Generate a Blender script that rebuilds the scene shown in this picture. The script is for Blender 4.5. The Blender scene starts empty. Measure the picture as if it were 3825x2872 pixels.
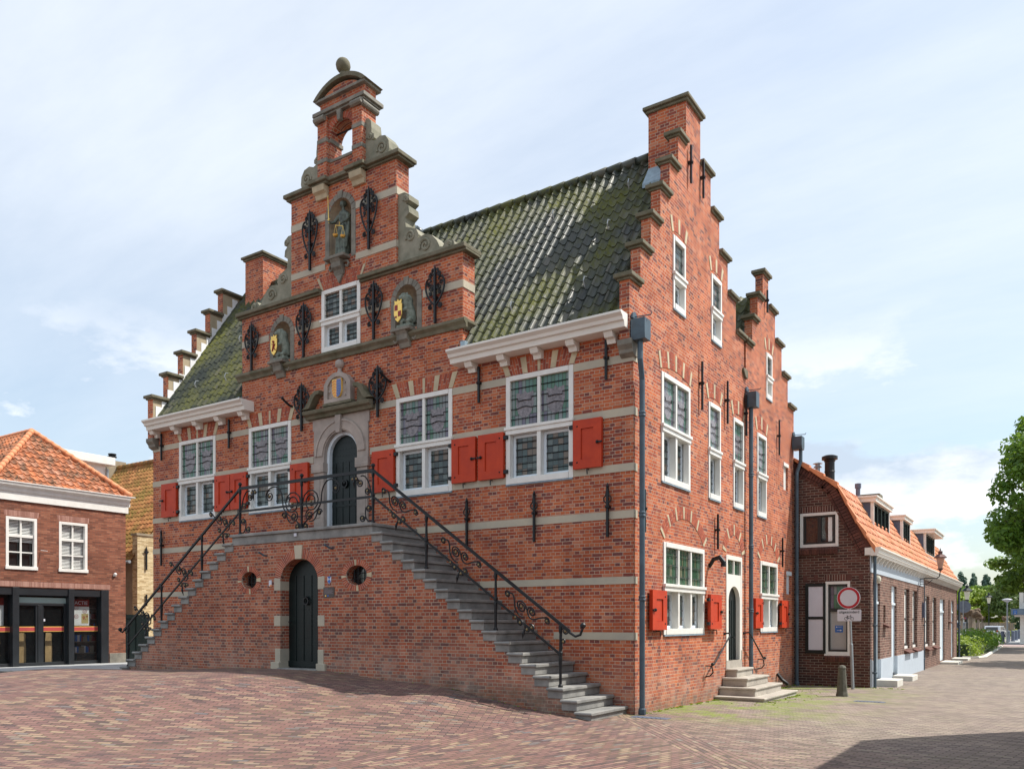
import bpy, bmesh, math, random
from mathutils import Vector, Matrix
random.seed(7)
R=math.radians
scene=bpy.context.scene
col=scene.collection

# ------------------------------------------------------------------ materials
def new_mat(name):
    m=bpy.data.materials.new(name); m.use_nodes=True
    nt=m.node_tree; nt.nodes.clear()
    out=nt.nodes.new('ShaderNodeOutputMaterial'); b=nt.nodes.new('ShaderNodeBsdfPrincipled')
    nt.links.new(b.outputs[0],out.inputs[0])
    return m,nt,b
class NT:
    def __init__(s,nt): s.nt=nt
    def n(s,t,**k):
        o=s.nt.nodes.new('ShaderNode'+t)
        for a,v in k.items(): setattr(o,a,v)
        return o
    def set(s,inp,v):
        if hasattr(v,'is_output') or isinstance(v,bpy.types.NodeSocket): s.nt.links.new(v,inp)
        elif v is not None:
            try: inp.default_value=v
            except Exception: inp.default_value=(*v,1)
    def math(s,op,a,b=None,c=None,clamp=False):
        o=s.n('Math',operation=op,use_clamp=clamp); s.set(o.inputs[0],a)
        if b is not None: s.set(o.inputs[1],b)
        if c is not None: s.set(o.inputs[2],c)
        return o.outputs[0]
    def mix(s,f,a,b,mode='MIX'):
        o=s.n('Mix',data_type='RGBA',blend_type=mode); s.set(o.inputs[0],f); s.set(o.inputs[6],a); s.set(o.inputs[7],b); return o.outputs[2]
    def noise(s,vec,scale,detail=3,rough=.55):
        o=s.n('TexNoise'); 
        if vec is not None: s.set(o.inputs['Vector'],vec)
        s.set(o.inputs['Scale'],scale); s.set(o.inputs['Detail'],detail); s.set(o.inputs['Roughness'],rough); return o.outputs[0]
    def ramp(s,f,stops,interp='LINEAR'):
        o=s.n('ValToRGB'); o.color_ramp.interpolation=interp; e=o.color_ramp.elements
        while len(e)<len(stops): e.new(.5)
        for i,(p,c) in enumerate(stops):
            e[i].position=p; e[i].color=(*c,1) if len(c)==3 else c
        s.set(o.inputs[0],f); return o.outputs[0]
    def rng(s,v,a,b,c=0,d=1):
        o=s.n('MapRange'); s.set(o.inputs[0],v); s.set(o.inputs[1],a);s.set(o.inputs[2],b);s.set(o.inputs[3],c);s.set(o.inputs[4],d); return o.outputs[0]
    def pos(s): return s.n('NewGeometry').outputs['Position']
    def sep(s,v): o=s.n('SeparateXYZ'); s.set(o.inputs[0],v); return o.outputs
    def comb(s,x,y,z=0):
        o=s.n('CombineXYZ'); s.set(o.inputs[0],x);s.set(o.inputs[1],y);s.set(o.inputs[2],z); return o.outputs[0]
    def bump(s,b,h,strength=.4,dist=.01):
        o=s.n('Bump'); s.set(o.inputs['Strength'],strength); s.set(o.inputs['Distance'],dist); s.set(o.inputs['Height'],h)
        s.nt.links.new(o.outputs[0],b.inputs['Normal'])
    def walluv(s):
        g=s.n('NewGeometry'); p=s.sep(g.outputs['Position']); n=s.sep(g.outputs['True Normal'])
        ax=s.math('GREATER_THAN',s.math('ABSOLUTE',n[0]),s.math('ABSOLUTE',n[1]))
        u=s.math('ADD',s.math('MULTIPLY',ax,p[1]),s.math('MULTIPLY',s.math('SUBTRACT',1.,ax),p[0]))
        up=s.math('GREATER_THAN',s.math('ABSOLUTE',n[2]),.8)
        v=s.math('ADD',s.math('MULTIPLY',up,p[1]),s.math('MULTIPLY',s.math('SUBTRACT',1.,up),p[2]))
        return s.comb(u,v,0),g.outputs['Position']
def c3(c): return (c[0],c[1],c[2],1)
def simple(name,base,rough=.6,metal=0.,var=.18,scale=3.,bump=0.,bscale=60.,base2=None,spec=None,coat=0):
    m,nt,b=new_mat(name); t=NT(nt); p=t.pos()
    f=t.noise(p,scale,5,.6)
    f=t.rng(f,.3,.7)
    lo=base2 or tuple(x*(1-var) for x in base); hi=base if base2 else tuple(min(1,x*(1+var)) for x in base)
    t.set(b.inputs['Base Color'],t.mix(f,c3(lo),c3(hi)))
    b.inputs['Roughness'].default_value=rough; b.inputs['Metallic'].default_value=metal
    if coat: b.inputs['Coat Weight'].default_value=coat
    if spec is not None: b.inputs['Specular IOR Level'].default_value=spec
    if bump: t.bump(b,t.noise(p,bscale,4),bump,.01)
    return m
def brick(name,stops,mortar,bw=.215,rh=.0655,ms=.0065,squash=.5,bump=.5,weather=.25,dirt=None,offset=.5,rough=.85,lowz=None):
    m,nt,b=new_mat(name); t=NT(nt); uv,p=t.walluv()
    wob=t.noise(p,9,2); sv=t.n('VectorMath',operation='SCALE'); 
    cx=t.comb(t.math('MULTIPLY',t.math('SUBTRACT',wob,.5),.012),t.math('MULTIPLY',t.math('SUBTRACT',t.noise(p,5,2),.5),.016),0)
    va=t.n('VectorMath',operation='ADD'); t.set(va.inputs[0],uv); t.set(va.inputs[1],cx)
    nt.nodes.remove(sv)
    br=t.n('TexBrick',offset=offset,offset_frequency=2,squash=squash,squash_frequency=2)
    t.set(br.inputs['Vector'],va.outputs[0])
    for k,v in (('Color1',(0,0,0,1)),('Color2',(1,1,1,1)),('Mortar',(0,0,0,1)),('Scale',1.),('Mortar Size',ms),('Mortar Smooth',.15),('Bias',0.),('Brick Width',bw),('Row Height',rh)): t.set(br.inputs[k],v)
    colr=t.ramp(br.outputs[0],stops)
    colr=t.mix(.22,colr,t.mix(t.noise(p,38,3),(.45,.45,.45,1),(1.6,1.6,1.6,1)),'MULTIPLY')
    mt=t.mix(t.rng(t.noise(p,2.2,4),.35,.65),c3(tuple(x*.72 for x in mortar)),c3(mortar))
    c=t.mix(br.outputs[1],colr,mt)
    w=t.rng(t.noise(p,.9,6,.65),.3,.72,1-weather,1+weather*.5)
    c=t.mix(1.,c,t.comb(w,w,w),'MULTIPLY')
    if dirt: c=t.mix(t.math('MULTIPLY',t.rng(t.noise(p,1.4,6,.7),.46,.70),.75),c,c3(dirt),'MULTIPLY')
    if lowz is not None:
        z=t.sep(p)[2]
        f=t.math('MULTIPLY',t.rng(z,lowz+1.3,lowz,0,.55),t.rng(t.noise(p,2.5,5,.7),.35,.65))
        c=t.mix(f,c,(.46,.37,.31,1)); c=t.mix(t.math('MULTIPLY',t.rng(z,lowz+.42,lowz+.12,0,.6),t.rng(t.noise(p,4,5,.7),.3,.6)),c,(.10,.085,.06,1))
    t.set(b.inputs['Base Color'],c); b.inputs['Roughness'].default_value=rough
    b.inputs['Specular IOR Level'].default_value=.25
    h=t.math('ADD',t.math('MULTIPLY',t.math('SUBTRACT',1.,br.outputs[1]),1.),t.math('MULTIPLY',t.noise(p,70,3),.35))
    t.bump(b,h,bump,.006)
    return m
def island(name,stops,rough=.8,bump=.2,noise=.35,moss=None,mossz=None,coat=0,spec=.4,mossamt=(.5,.68),scale=1.2):
    m,nt,b=new_mat(name); t=NT(nt); g=t.n('NewGeometry'); p=g.outputs['Position']
    c=t.ramp(g.outputs['Random Per Island'],stops)
    c=t.mix(noise,c,t.mix(t.noise(p,22,4),(.35,.35,.35,1),(1.7,1.7,1.7,1)),'MULTIPLY')
    rg=rough
    if moss:
        f=t.rng(t.noise(p,scale,6,.7),*mossamt)
        f2=t.math('MULTIPLY',f,t.rng(t.noise(p,14,4,.7),.3,.6))
        c=t.mix(f2,c,c3(moss)); rg=t.rng(f2,0,1,rough,.9)
    t.set(b.inputs['Base Color'],c); t.set(b.inputs['Roughness'],rg)
    b.inputs['Specular IOR Level'].default_value=spec
    if coat: b.inputs['Coat Weight'].default_value=coat
    if bump: t.bump(b,t.noise(p,50,4),bump,.01)
    return m
def glass(name,cells,lead=(.02,.02,.02),bw=.11,rh=.14,ms=.006,rough=.12,squash=1.,off=0.):
    m,nt,b=new_mat(name); t=NT(nt); uv,p=t.walluv()
    br=t.n('TexBrick',offset=off,squash=squash)
    t.set(br.inputs['Vector'],uv)
    for k,v in (('Color1',(0,0,0,1)),('Color2',(1,1,1,1)),('Mortar',(0,0,0,1)),('Scale',1.),('Mortar Size',ms),('Mortar Smooth',.1),('Bias',0.),('Brick Width',bw),('Row Height',rh)): t.set(br.inputs[k],v)
    c=t.ramp(br.outputs[0],cells,'CONSTANT')
    c=t.mix(.5,c,t.mix(t.noise(p,2.3,3),(.3,.3,.3,1),(1.7,1.7,1.7,1)),'MULTIPLY')
    c=t.mix(br.outputs[1],c,c3(lead))
    t.set(b.inputs['Base Color'],c)
    t.set(b.inputs['Roughness'],t.rng(br.outputs[1],0,1,rough,.6))
    b.inputs['Specular IOR Level'].default_value=.6
    t.bump(b,t.noise(p,6,2),.12,.05)
    return m
M={}
M['brick']=brick('town_brick',[(0,(.17,.06,.055)),(.12,(.27,.072,.05)),(.28,(.39,.09,.045)),(.58,(.47,.117,.050)),(.82,(.55,.155,.062)),(1,(.50,.20,.12))],(.60,.46,.34),ms=.0052,lowz=-.1,weather=.20,dirt=(.62,.56,.56))
M['brick_stair']=brick('stair_brick',[(0,(.15,.065,.06)),(.2,(.25,.078,.053)),(.45,(.36,.095,.053)),(.7,(.43,.125,.062)),(1,(.45,.18,.11))],(.52,.42,.31),ms=.0058,lowz=.3,weather=.25,dirt=(.70,.68,.70))
M['brick_shop']=brick('shop_brick',[(0,(.15,.055,.035)),(.4,(.23,.08,.048)),(.75,(.29,.105,.06)),(1,(.33,.14,.085))],(.20,.12,.09),bw=.21,rh=.058,ms=.006,squash=1,weather=.3,bump=.4)
M['brick_yellow']=brick('yellow_brick',[(0,(.40,.28,.14)),(.5,(.62,.48,.27)),(1,(.74,.61,.38))],(.5,.42,.28),bw=.2,rh=.055,ms=.005,squash=1,weather=.2)
M['brick_shaded']=brick('shaded_brown_brick',[(0,(.055,.026,.022)),(.5,(.095,.038,.03)),(1,(.14,.06,.045))],(.30,.24,.19),bw=.23,rh=.078,ms=.008,squash=1,weather=.25)  # row brick in a darker copy, shade of the gable put into the colour
M['brick_lit']=brick('lit_brown_brick',[(0,(.10,.05,.042)),(.5,(.16,.08,.062)),(1,(.24,.125,.095))],(.42,.33,.26),bw=.23,rh=.078,ms=.008,squash=1,weather=.3)  # same row brick in a lighter copy, tone of the sunlit street side
M['vous']=island('arch_brick',[(0,(.24,.055,.035)),(.5,(.36,.085,.045)),(1,(.44,.12,.06))],.85)
M['vousd']=island('soldier_brick',[(0,(.07,.03,.025)),(1,(.14,.055,.04))],.85)
M['vousp']=island('pink_soldier_brick',[(0,(.26,.12,.09)),(1,(.42,.23,.18))],.85)
M['mortar']=simple('mortar',(.52,.44,.35),.9)
M['cream']=simple('cream_stone',(.50,.42,.28),.8,var=.22,scale=2.5,bump=.15)
M['band']=simple('band_stone',(.54,.47,.35),.8,var=.25,scale=1.0,bump=.15,base2=(.36,.335,.275))
M['stone']=simple('grey_stone',(.27,.245,.20),.8,scale=4,bump=.3,base2=(.13,.125,.105))
M['mossy']=simple('mossy_stone',(.19,.165,.115),.85,scale=4,bump=.35,base2=(.09,.088,.05))
M['volute']=simple('volute_stone',(.31,.29,.22),.85,scale=3,bump=.35,base2=(.15,.15,.105))
M['portal']=simple('portal_stone',(.44,.37,.32),.75,scale=2.5,bump=.2,base2=(.27,.23,.205))
M['step']=simple('step_stone',(.31,.305,.285),.75,scale=3,bump=.25,base2=(.16,.16,.155))
M['step2']=simple('stoop_stone',(.46,.42,.36),.75,scale=3,bump=.2,base2=(.30,.27,.23))
M['niche']=simple('niche_stone',(.42,.33,.22),.85,scale=4,bump=.2,base2=(.22,.18,.14))
M['white']=simple('white_paint',(.80,.79,.75),.45,scale=5,base2=(.70,.685,.64))
M['whitec']=simple('cream_paint',(.78,.755,.69),.45,var=.05,scale=2)
M['sash']=simple('shade_tinted_white',(.68,.75,.80),.4,var=.04)  # white paint with the bluish cast of shade mixed into its colour
M['red']=simple('red_paint',(.54,.052,.012),.5,scale=4,bump=.08,base2=(.43,.038,.012),spec=.3)
M['iron']=simple('black_iron',(.009,.010,.012),.42,var=.2,spec=.35)
M['brass']=simple('dull_brass',(.25,.19,.10),.35,metal=.8)
M['pipe']=simple('grey_blue_pipe',(.075,.12,.155),.5,var=.2,scale=3,metal=.1,base2=(.045,.062,.08))
M['lead']=simple('lead_sheet',(.22,.30,.36),.55,var=.25,scale=8,bump=.3)
M['leadw']=simple('white_flashing',(.82,.83,.84),.6,var=.1)
M['green']=simple('dark_green_paint',(.0045,.011,.011),.40,var=.3,scale=2,spec=.35)
M['tile']=island('glazed_tile',[(0,(.016,.021,.018)),(.5,(.024,.031,.023)),(.85,(.04,.045,.03)),(1,(.09,.085,.07))],.38,.2,.4,moss=(.115,.12,.018),mossamt=(.42,.62),scale=.5,spec=.36)
M['tileb']=island('bluish_tile',[(0,(.03,.045,.05)),(1,(.08,.095,.10))],.28,.2,.3,spec=.6)
M['orange']=island('orange_tile',[(0,(.20,.08,.045)),(.35,(.38,.13,.055)),(.7,(.54,.18,.07)),(1,(.44,.21,.13))],.7,.3,.5,moss=(.10,.075,.05),mossamt=(.42,.6),scale=2.2)
M['orange2']=island('salmon_tile',[(0,(.40,.14,.065)),(.5,(.54,.20,.10)),(1,(.62,.28,.17))],.75,.3,.45,moss=(.22,.15,.04),mossamt=(.47,.70),scale=1.1)
M['orange3']=island('mossy_orange_tile',[(0,(.22,.09,.03)),(.5,(.36,.14,.05)),(1,(.42,.19,.07))],.8,.3,.5,moss=(.14,.125,.02),mossamt=(.38,.6),scale=.9)
M['ridge']=simple('ridge_tile',(.62,.24,.11),.7,scale=4)
M['plaster']=simple('beige_plaster',(.33,.27,.18),.9,scale=3,bump=.1,base2=(.22,.18,.13))
M['plaster2']=simple('pale_plaster',(.46,.38,.26),.9,scale=3,base2=(.33,.27,.18))
M['greyp']=simple('pale_grey_paint',(.44,.50,.56),.6,var=.05)
M['slate']=simple('slate_cladding',(.10,.12,.17),.6,var=.1,scale=6)
M['shopm']=simple('anthracite_metal',(.018,.022,.026),.35,var=.2)
M['black']=simple('black_paint',(.012,.013,.013),.4)
M['stained']=glass('stained_glass',[(0,(.08,.18,.14)),(.25,(.17,.22,.20)),(.45,(.06,.15,.09)),(.65,(.20,.22,.22)),(.85,(.13,.12,.16))],bw=.085,rh=.42)  # cell colours lightened to include pale sky reflection
M['leaded']=glass('leaded_glass',[(0,(.05,.08,.075)),(.3,(.12,.15,.14)),(.55,(.035,.05,.048)),(.8,(.15,.11,.075))],bw=.12,rh=.13)  # here too the base colours carry a pale reflection
M['greeng']=glass('green_leaded_glass',[(0,(.02,.09,.04)),(.35,(.06,.13,.08)),(.6,(.02,.06,.03)),(.8,(.13,.13,.07))],bw=.06,rh=.24)
M['emblem']=simple('tinted_emblem_glass',(.19,.17,.18),.2,var=.5,scale=18)
def plainglass(name,c,rough=.05):
    m,nt,b=new_mat(name); b.inputs['Base Color'].default_value=c3(c); b.inputs['Roughness'].default_value=rough; b.inputs['Specular IOR Level'].default_value=.8
    t=NT(nt); t.bump(b,t.noise(t.pos(),1.5,2),.05,.05); return m
M['glass']=plainglass('window_glass',(.012,.014,.016))
M['shopglass']=None
M['gold']=simple('gold_leaf',(.85,.55,.15),.28,metal=.9,var=.1)
M['goldp']=simple('gold_paint',(.80,.50,.12),.4,var=.1)
M['redp']=simple('dark_red_enamel',(.25,.02,.015),.5)
M['bluep']=simple('blue_enamel',(.03,.13,.42),.4)
M['orangep']=simple('orange_enamel',(.80,.28,.05),.4)
M['bronze']=simple('green_bronze',(.16,.19,.15),.5,metal=.2,scale=9,base2=(.035,.042,.036))
M['lion']=simple('weathered_copper_stone',(.27,.31,.26),.8,scale=12,bump=.3,base2=(.12,.14,.11))
M['wood']=simple('grey_wood',(.25,.20,.15),.8)
M['concrete']=simple('pale_concrete',(.55,.53,.47),.8,var=.1,scale=6,bump=.1)
M['boll']=simple('bollard_stone',(.13,.125,.10),.85,scale=9,bump=.3,base2=(.07,.068,.05))
M['galv']=simple('galvanised_steel',(.32,.35,.37),.45,metal=.5,var=.1)
M['signw']=simple('sign_white',(.60,.60,.66),.4,var=.03)
M['signr']=simple('sign_red',(.42,.008,.02),.4,var=.05)
M['ink']=simple('sign_black',(.012,.012,.012),.5,var=0)
M['blind']=simple('blind_slats',(.80,.82,.80),.6,var=.05)
M['lampg']=simple('lamp_glass',(.62,.60,.48),.25,var=.1)
M['lampp']=simple('pinkish_lamp_glass',(.42,.26,.20),.2,var=.2)
M['trunk']=simple('bark',(.10,.075,.05),.9,scale=8,bump=.5)
M['knob']=simple('pollard_bark',(.20,.14,.09),.95,scale=5,bump=.6,base2=(.09,.06,.04))
M['carw']=simple('silver_car_paint',(.45,.47,.50),.3,metal=.5,var=.03,coat=.5)
M['card']=simple('dark_car_paint',(.03,.035,.045),.25,var=.03,coat=.5)
M['yellow']=simple('yellow_paint',(.75,.48,.03),.4,var=.05)
M['rubber']=simple('rubber',(.015,.015,.015),.8)
M['taillight']=simple('tail_light',(.45,.01,.01),.2)
def leafmat(name,c1,c2,trans=.25):
    m,nt,b=new_mat(name); t=NT(nt); g=t.n('NewGeometry')
    c=t.mix(g.outputs['Random Per Island'],c3(c1),c3(c2))
    t.set(b.inputs['Base Color'],c); b.inputs['Roughness'].default_value=.55
    tr=t.n('BsdfTranslucent'); t.set(tr.inputs[0],t.mix(.5,c,(.25,.35,.03,1)))
    ms=t.n('MixShader'); ms.inputs[0].default_value=trans
    nt.links.new(b.outputs[0],ms.inputs[1]); nt.links.new(tr.outputs[0],ms.inputs[2])
    out=[n for n in nt.nodes if n.type=='OUTPUT_MATERIAL'][0]; nt.links.new(ms.outputs[0],out.inputs[0])
    return m
M['leaf']=leafmat('leaf_green',(.06,.15,.018),(.15,.28,.03),.45)
M['leafy']=leafmat('leaf_yellow_green',(.16,.26,.02),(.30,.38,.03),.35)
M['leafd']=leafmat('leaf_dark',(.022,.055,.022),(.05,.10,.03),.15)
M['leafm']=leafmat('leaf_mid',(.07,.13,.03),(.14,.20,.05),.25)
M['leafb']=leafmat('leaf_bluish_haze',(.05,.11,.085),(.08,.15,.11),.15)  # leaf colour lightened to stand for distance haze

# ------------------------------------------------------------------ mesh builder
IDENT=lambda u,d,z:(u,d,z)
FRONT=lambda u,d,z:(u,-d,z)
def sideF(X): return lambda u,d,z:(X+d,u,z)
def frontF(Y): return lambda u,d,z:(u,Y-d,z)
SIDE=sideF(0.)
class MB:
    def __init__(s,F=IDENT): s.v=[];s.f=[];s.m=[];s.F=F;s.mi=0
    def add(s,vs,fs):
        o=len(s.v); s.v+= [s.F(*p) for p in vs]; s.f+=[[o+i for i in f] for f in fs]; s.m+=[s.mi]*len(fs); return s
    def box(s,a,b,c,d,e,f):
        return s.add([(a,c,e),(b,c,e),(b,d,e),(a,d,e),(a,c,f),(b,c,f),(b,d,f),(a,d,f)],[(0,3,2,1),(4,5,6,7),(0,1,5,4),(1,2,6,5),(2,3,7,6),(3,0,4,7)])
    def prism(s,poly,a,b,ax='uz'):
        n=len(poly)
        if ax=='uz': g=lambda p,t:(p[0],t,p[1])
        elif ax=='dz': g=lambda p,t:(t,p[0],p[1])
        else: g=lambda p,t:(p[0],p[1],t)
        vs=[g(p,a) for p in poly]+[g(p,b) for p in poly]
        return s.add(vs,[tuple(range(n)),tuple(range(2*n-1,n-1,-1))]+[(i,(i+1)%n,n+(i+1)%n,n+i) for i in range(n)])
    def quad(s,*p): return s.add(list(p),[tuple(range(len(p)))])
    def tube(s,pts,r,n=6,cap=True,flat=None):
        P=[Vector(p) for p in pts]; rs=r if isinstance(r,(list,tuple)) else [r]*len(P)
        vs=[];pn=None
        for i,p in enumerate(P):
            t=(P[min(i+1,len(P)-1)]-P[max(i-1,0)])
            if t.length<1e-9: t=Vector((0,0,1))
            t.normalize()
            if pn is None:
                a=Vector((0,0,1)) if abs(t.z)<.9 else Vector((1,0,0)); a1=t.cross(a).normalized()
            else:
                a1=(pn-t*pn.dot(t)); a1=a1.normalized() if a1.length>1e-6 else t.orthogonal().normalized()
            pn=a1; b1=t.cross(a1)
            for k in range(n):
                an=2*math.pi*k/n; vs.append(tuple(p+(a1*math.cos(an)+b1*math.sin(an))*rs[i]))
        fs=[(i*n+k,i*n+(k+1)%n,(i+1)*n+(k+1)%n,(i+1)*n+k) for i in range(len(P)-1) for k in range(n)]
        if cap: fs+=[tuple(range(n-1,-1,-1)),tuple((len(P)-1)*n+k for k in range(n))]
        return s.add(vs,fs)
    def lathe(s,prof,u,d,n=12,sx=1,sy=1,rot=0):
        vs=[(u+r*sx*math.cos(2*math.pi*k/n+rot),d+r*sy*math.sin(2*math.pi*k/n+rot),z) for r,z in prof for k in range(n)]
        L=len(prof)
        fs=[(i*n+k,i*n+(k+1)%n,(i+1)*n+(k+1)%n,(i+1)*n+k) for i in range(L-1) for k in range(n)]
        fs+=[tuple(range(n-1,-1,-1)),tuple((L-1)*n+k for k in range(n))]
        return s.add(vs,fs)
    def ball(s,c,r,n=10,sx=1,sy=1,sz=1):
        prof=[(max(r*math.sin(math.pi*i/(n//2+1)),.0005),-r*sz*math.cos(math.pi*i/(n//2+1))+c[2]) for i in range(n//2+2)]
        return s.lathe(prof,c[0],c[1],n,sx,sy)
    def disc(s,cu,cz,ru,rz,d0,d1,n=24):
        return s.prism([(cu+ru*math.cos(2*math.pi*k/n),cz+rz*math.sin(2*math.pi*k/n)) for k in range(n)],d0,d1)
    def ring(s,cu,cz,ri,ro,d0,d1,n=32,ez=1.):
        vs=[];fs=[]
        for k in range(n):
            c,q=math.cos(2*math.pi*k/n),math.sin(2*math.pi*k/n)
            for r in (ri,ro):
                for d in (d0,d1): vs.append((cu+r*c,d,cz+r*q*ez))
        for k in range(n):
            a=4*k;b=4*((k+1)%n)
            fs+=[(a,b,b+2,a+2),(a+1,a+3,b+3,b+1),(a,a+1,b+1,b),(a+2,b+2,b+3,a+3)]
        return s.add(vs,fs)
    def slab(s,outer,holes,d0,d1):
        cu=bpy.data.curves.new('c','CURVE'); cu.dimensions='2D'; cu.fill_mode='BOTH'; cu.extrude=abs(d1-d0)/2
        for lp in [outer]+holes:
            sp=cu.splines.new('POLY'); sp.points.add(len(lp)-1)
            for i,(x,y) in enumerate(lp): sp.points[i].co=(x,y,0,1)
            sp.use_cyclic_u=True
        o=bpy.data.objects.new('c',cu); col.objects.link(o)
        dg=bpy.context.evaluated_depsgraph_get(); dg.update()
        me=bpy.data.meshes.new_from_object(o.evaluated_get(dg))
        mid=(d0+d1)/2
        s.add([(v.co.x,mid+v.co.z,v.co.y) for v in me.vertices],[tuple(p.vertices) for p in me.polygons])
        bpy.data.objects.remove(o); bpy.data.curves.remove(cu); bpy.data.meshes.remove(me)
        return s
    def clusters(s,mg=.004):
        par=list(range(len(s.v)))
        def fd(a):
            while par[a]!=a: par[a]=par[par[a]]; a=par[a]
            return a
        for f in s.f:
            for i in f[1:]: par[fd(i)]=fd(f[0])
        bb={}
        for i,v in enumerate(s.v):
            r=fd(i); b=bb.setdefault(r,[list(v),list(v)])
            for k in range(3): b[0][k]=min(b[0][k],v[k]); b[1][k]=max(b[1][k],v[k])
        ks=list(bb); g={k:k for k in ks}
        def fg(a):
            while g[a]!=a: a=g[a]
            return a
        for i,a in enumerate(ks):
            for b in ks[i+1:]:
                if all(bb[a][0][k]-mg<=bb[b][1][k] and bb[b][0][k]-mg<=bb[a][1][k] for k in range(3)): g[fg(b)]=fg(a)
        out={}
        for fi,f in enumerate(s.f): out.setdefault(fg(fd(f[0])),[]).append(fi)
        return list(out.values())
    def build(s,name,mats,parent=None,smooth=False,bevel=0,recalc=True,at=None,split=False):
        if split:
            r=None
            for fl in s.clusters():
                m=MB(IDENT); mp={}
                for fi in fl:
                    for i in s.f[fi]:
                        if i not in mp: mp[i]=len(m.v); m.v.append(s.v[i])
                    m.f.append([mp[i] for i in s.f[fi]]); m.m.append(s.m[fi])
                r=m.build(name,mats,parent,smooth,bevel,recalc,at)
            return r
        me=bpy.data.meshes.new(name)
        off=Vector((0,0,0)); q=parent
        while q is not None: off+=q.location; q=q.parent
        if at is not None: off=off+Vector(at)
        me.from_pydata([tuple(Vector(v)-off) for v in s.v],[],s.f)
        for m in (mats if isinstance(mats,(list,tuple)) else [mats]): me.materials.append(M[m] if isinstance(m,str) else m)
        for i,p in enumerate(me.polygons): p.material_index=s.m[i]; p.use_smooth=smooth
        me.validate()
        if recalc:
            bm=bmesh.new(); bm.from_mesh(me)
            bmesh.ops.remove_doubles(bm,verts=bm.verts,dist=1e-6) if smooth=='x' else None
            bmesh.ops.recalc_face_normals(bm,faces=bm.faces); bm.to_mesh(me); bm.free()
        o=bpy.data.objects.new(name,me); col.objects.link(o); o.parent=parent
        if at is not None: o.location=at
        if bevel:
            b=o.modifiers.new('b','BEVEL'); b.width=bevel; b.segments=2; b.limit_method='ANGLE'; b.angle_limit=R(40)
        return o
def tag(o,label=None,cat=None,group=None,kind=None):
    if label: o['label']=label
    if cat: o['category']=cat
    if group: o['group']=group
    if kind: o['kind']=kind
    return o
def thing(name,label,cat,loc=(0,0,0),group=None,kind=None):
    o=bpy.data.objects.new(name,None); col.objects.link(o); o.location=loc; o.empty_display_size=.3
    return tag(o,label,cat,group,kind)
def dup(root,loc,label=None,rz=0,sc=None):
    def rec(o,par):
        c=o.copy(); col.objects.link(c); c.parent=par
        for ch in [x for x in bpy.data.objects if x.parent==o]: rec(ch,c)
        return c
    r=rec(root,None); r.location=loc; r.rotation_euler=(0,0,rz)
    if sc: r.scale=sc
    if label: r['label']=label
    return r
def arcpts(cu,cz,ru,rz,a0,a1,n): return [(cu+ru*math.cos(R(a0+(a1-a0)*i/n)),cz+rz*math.sin(R(a0+(a1-a0)*i/n))) for i in range(n+1)]
def archpoly(c,hw,z0,zs,rz,n=16): return [(c+hw,z0)]+arcpts(c,zs,hw,rz,0,180,n)+[(c-hw,z0)]
def rect(a,b,c,d,i=0.): return [(a+i,c+i),(b-i,c+i),(b-i,d-i),(a+i,d-i)]
def spiral(cu,cz,r,turns,a0,dirn=1,n=18,d=0,rin=.18):
    return [(cu+r*(1-(1-rin)*i/n)*math.cos(R(a0)+dirn*turns*2*math.pi*i/n),d,cz+r*(1-(1-rin)*i/n)*math.sin(R(a0)+dirn*turns*2*math.pi*i/n)) for i in range(n+1)]
def bez(p0,p1,p2,p3,n=8,d=0):
    o=[]
    for i in range(n+1):
        t=i/n;a=(1-t)**3;b=3*t*(1-t)**2;c=3*t*t*(1-t);e=t**3
        o.append((a*p0[0]+b*p1[0]+c*p2[0]+e*p3[0],d,a*p0[1]+b*p1[1]+c*p2[1]+e*p3[1]))
    return o
def fused(name,fn,mat,parent,vox=.014):
    mb=MB(); fn(mb); o=mb.build(name,mat,parent,recalc=True)
    r=o.modifiers.new('r','REMESH'); r.mode='VOXEL'; r.voxel_size=vox; r.use_smooth_shade=True
    sm=o.modifiers.new('s','SMOOTH'); sm.factor=.5; sm.iterations=2
    dg=bpy.context.evaluated_depsgraph_get(); dg.update()
    me=bpy.data.meshes.new_from_object(o.evaluated_get(dg)); o.modifiers.clear(); o.data=me
    for p in me.polygons: p.use_smooth=True
    return o
def text(body,size,F,u,z,d,name,mat,parent,align='CENTER',th=.002):
    cu=bpy.data.curves.new('t','FONT'); cu.body=body; cu.size=size; cu.align_x=align; cu.align_y='CENTER'; cu.extrude=th; cu.offset=size*.012
    o=bpy.data.objects.new('t',cu); col.objects.link(o); dg=bpy.context.evaluated_depsgraph_get(); dg.update()
    me=bpy.data.meshes.new_from_object(o.evaluated_get(dg)); mb=MB(F)
    mb.add([(u+v.co.x,d+v.co.z,z+v.co.y) for v in me.vertices],[tuple(p.vertices) for p in me.polygons])
    bpy.data.objects.remove(o); bpy.data.meshes.remove(me)
    return mb.build(name,mat,parent)
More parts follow.
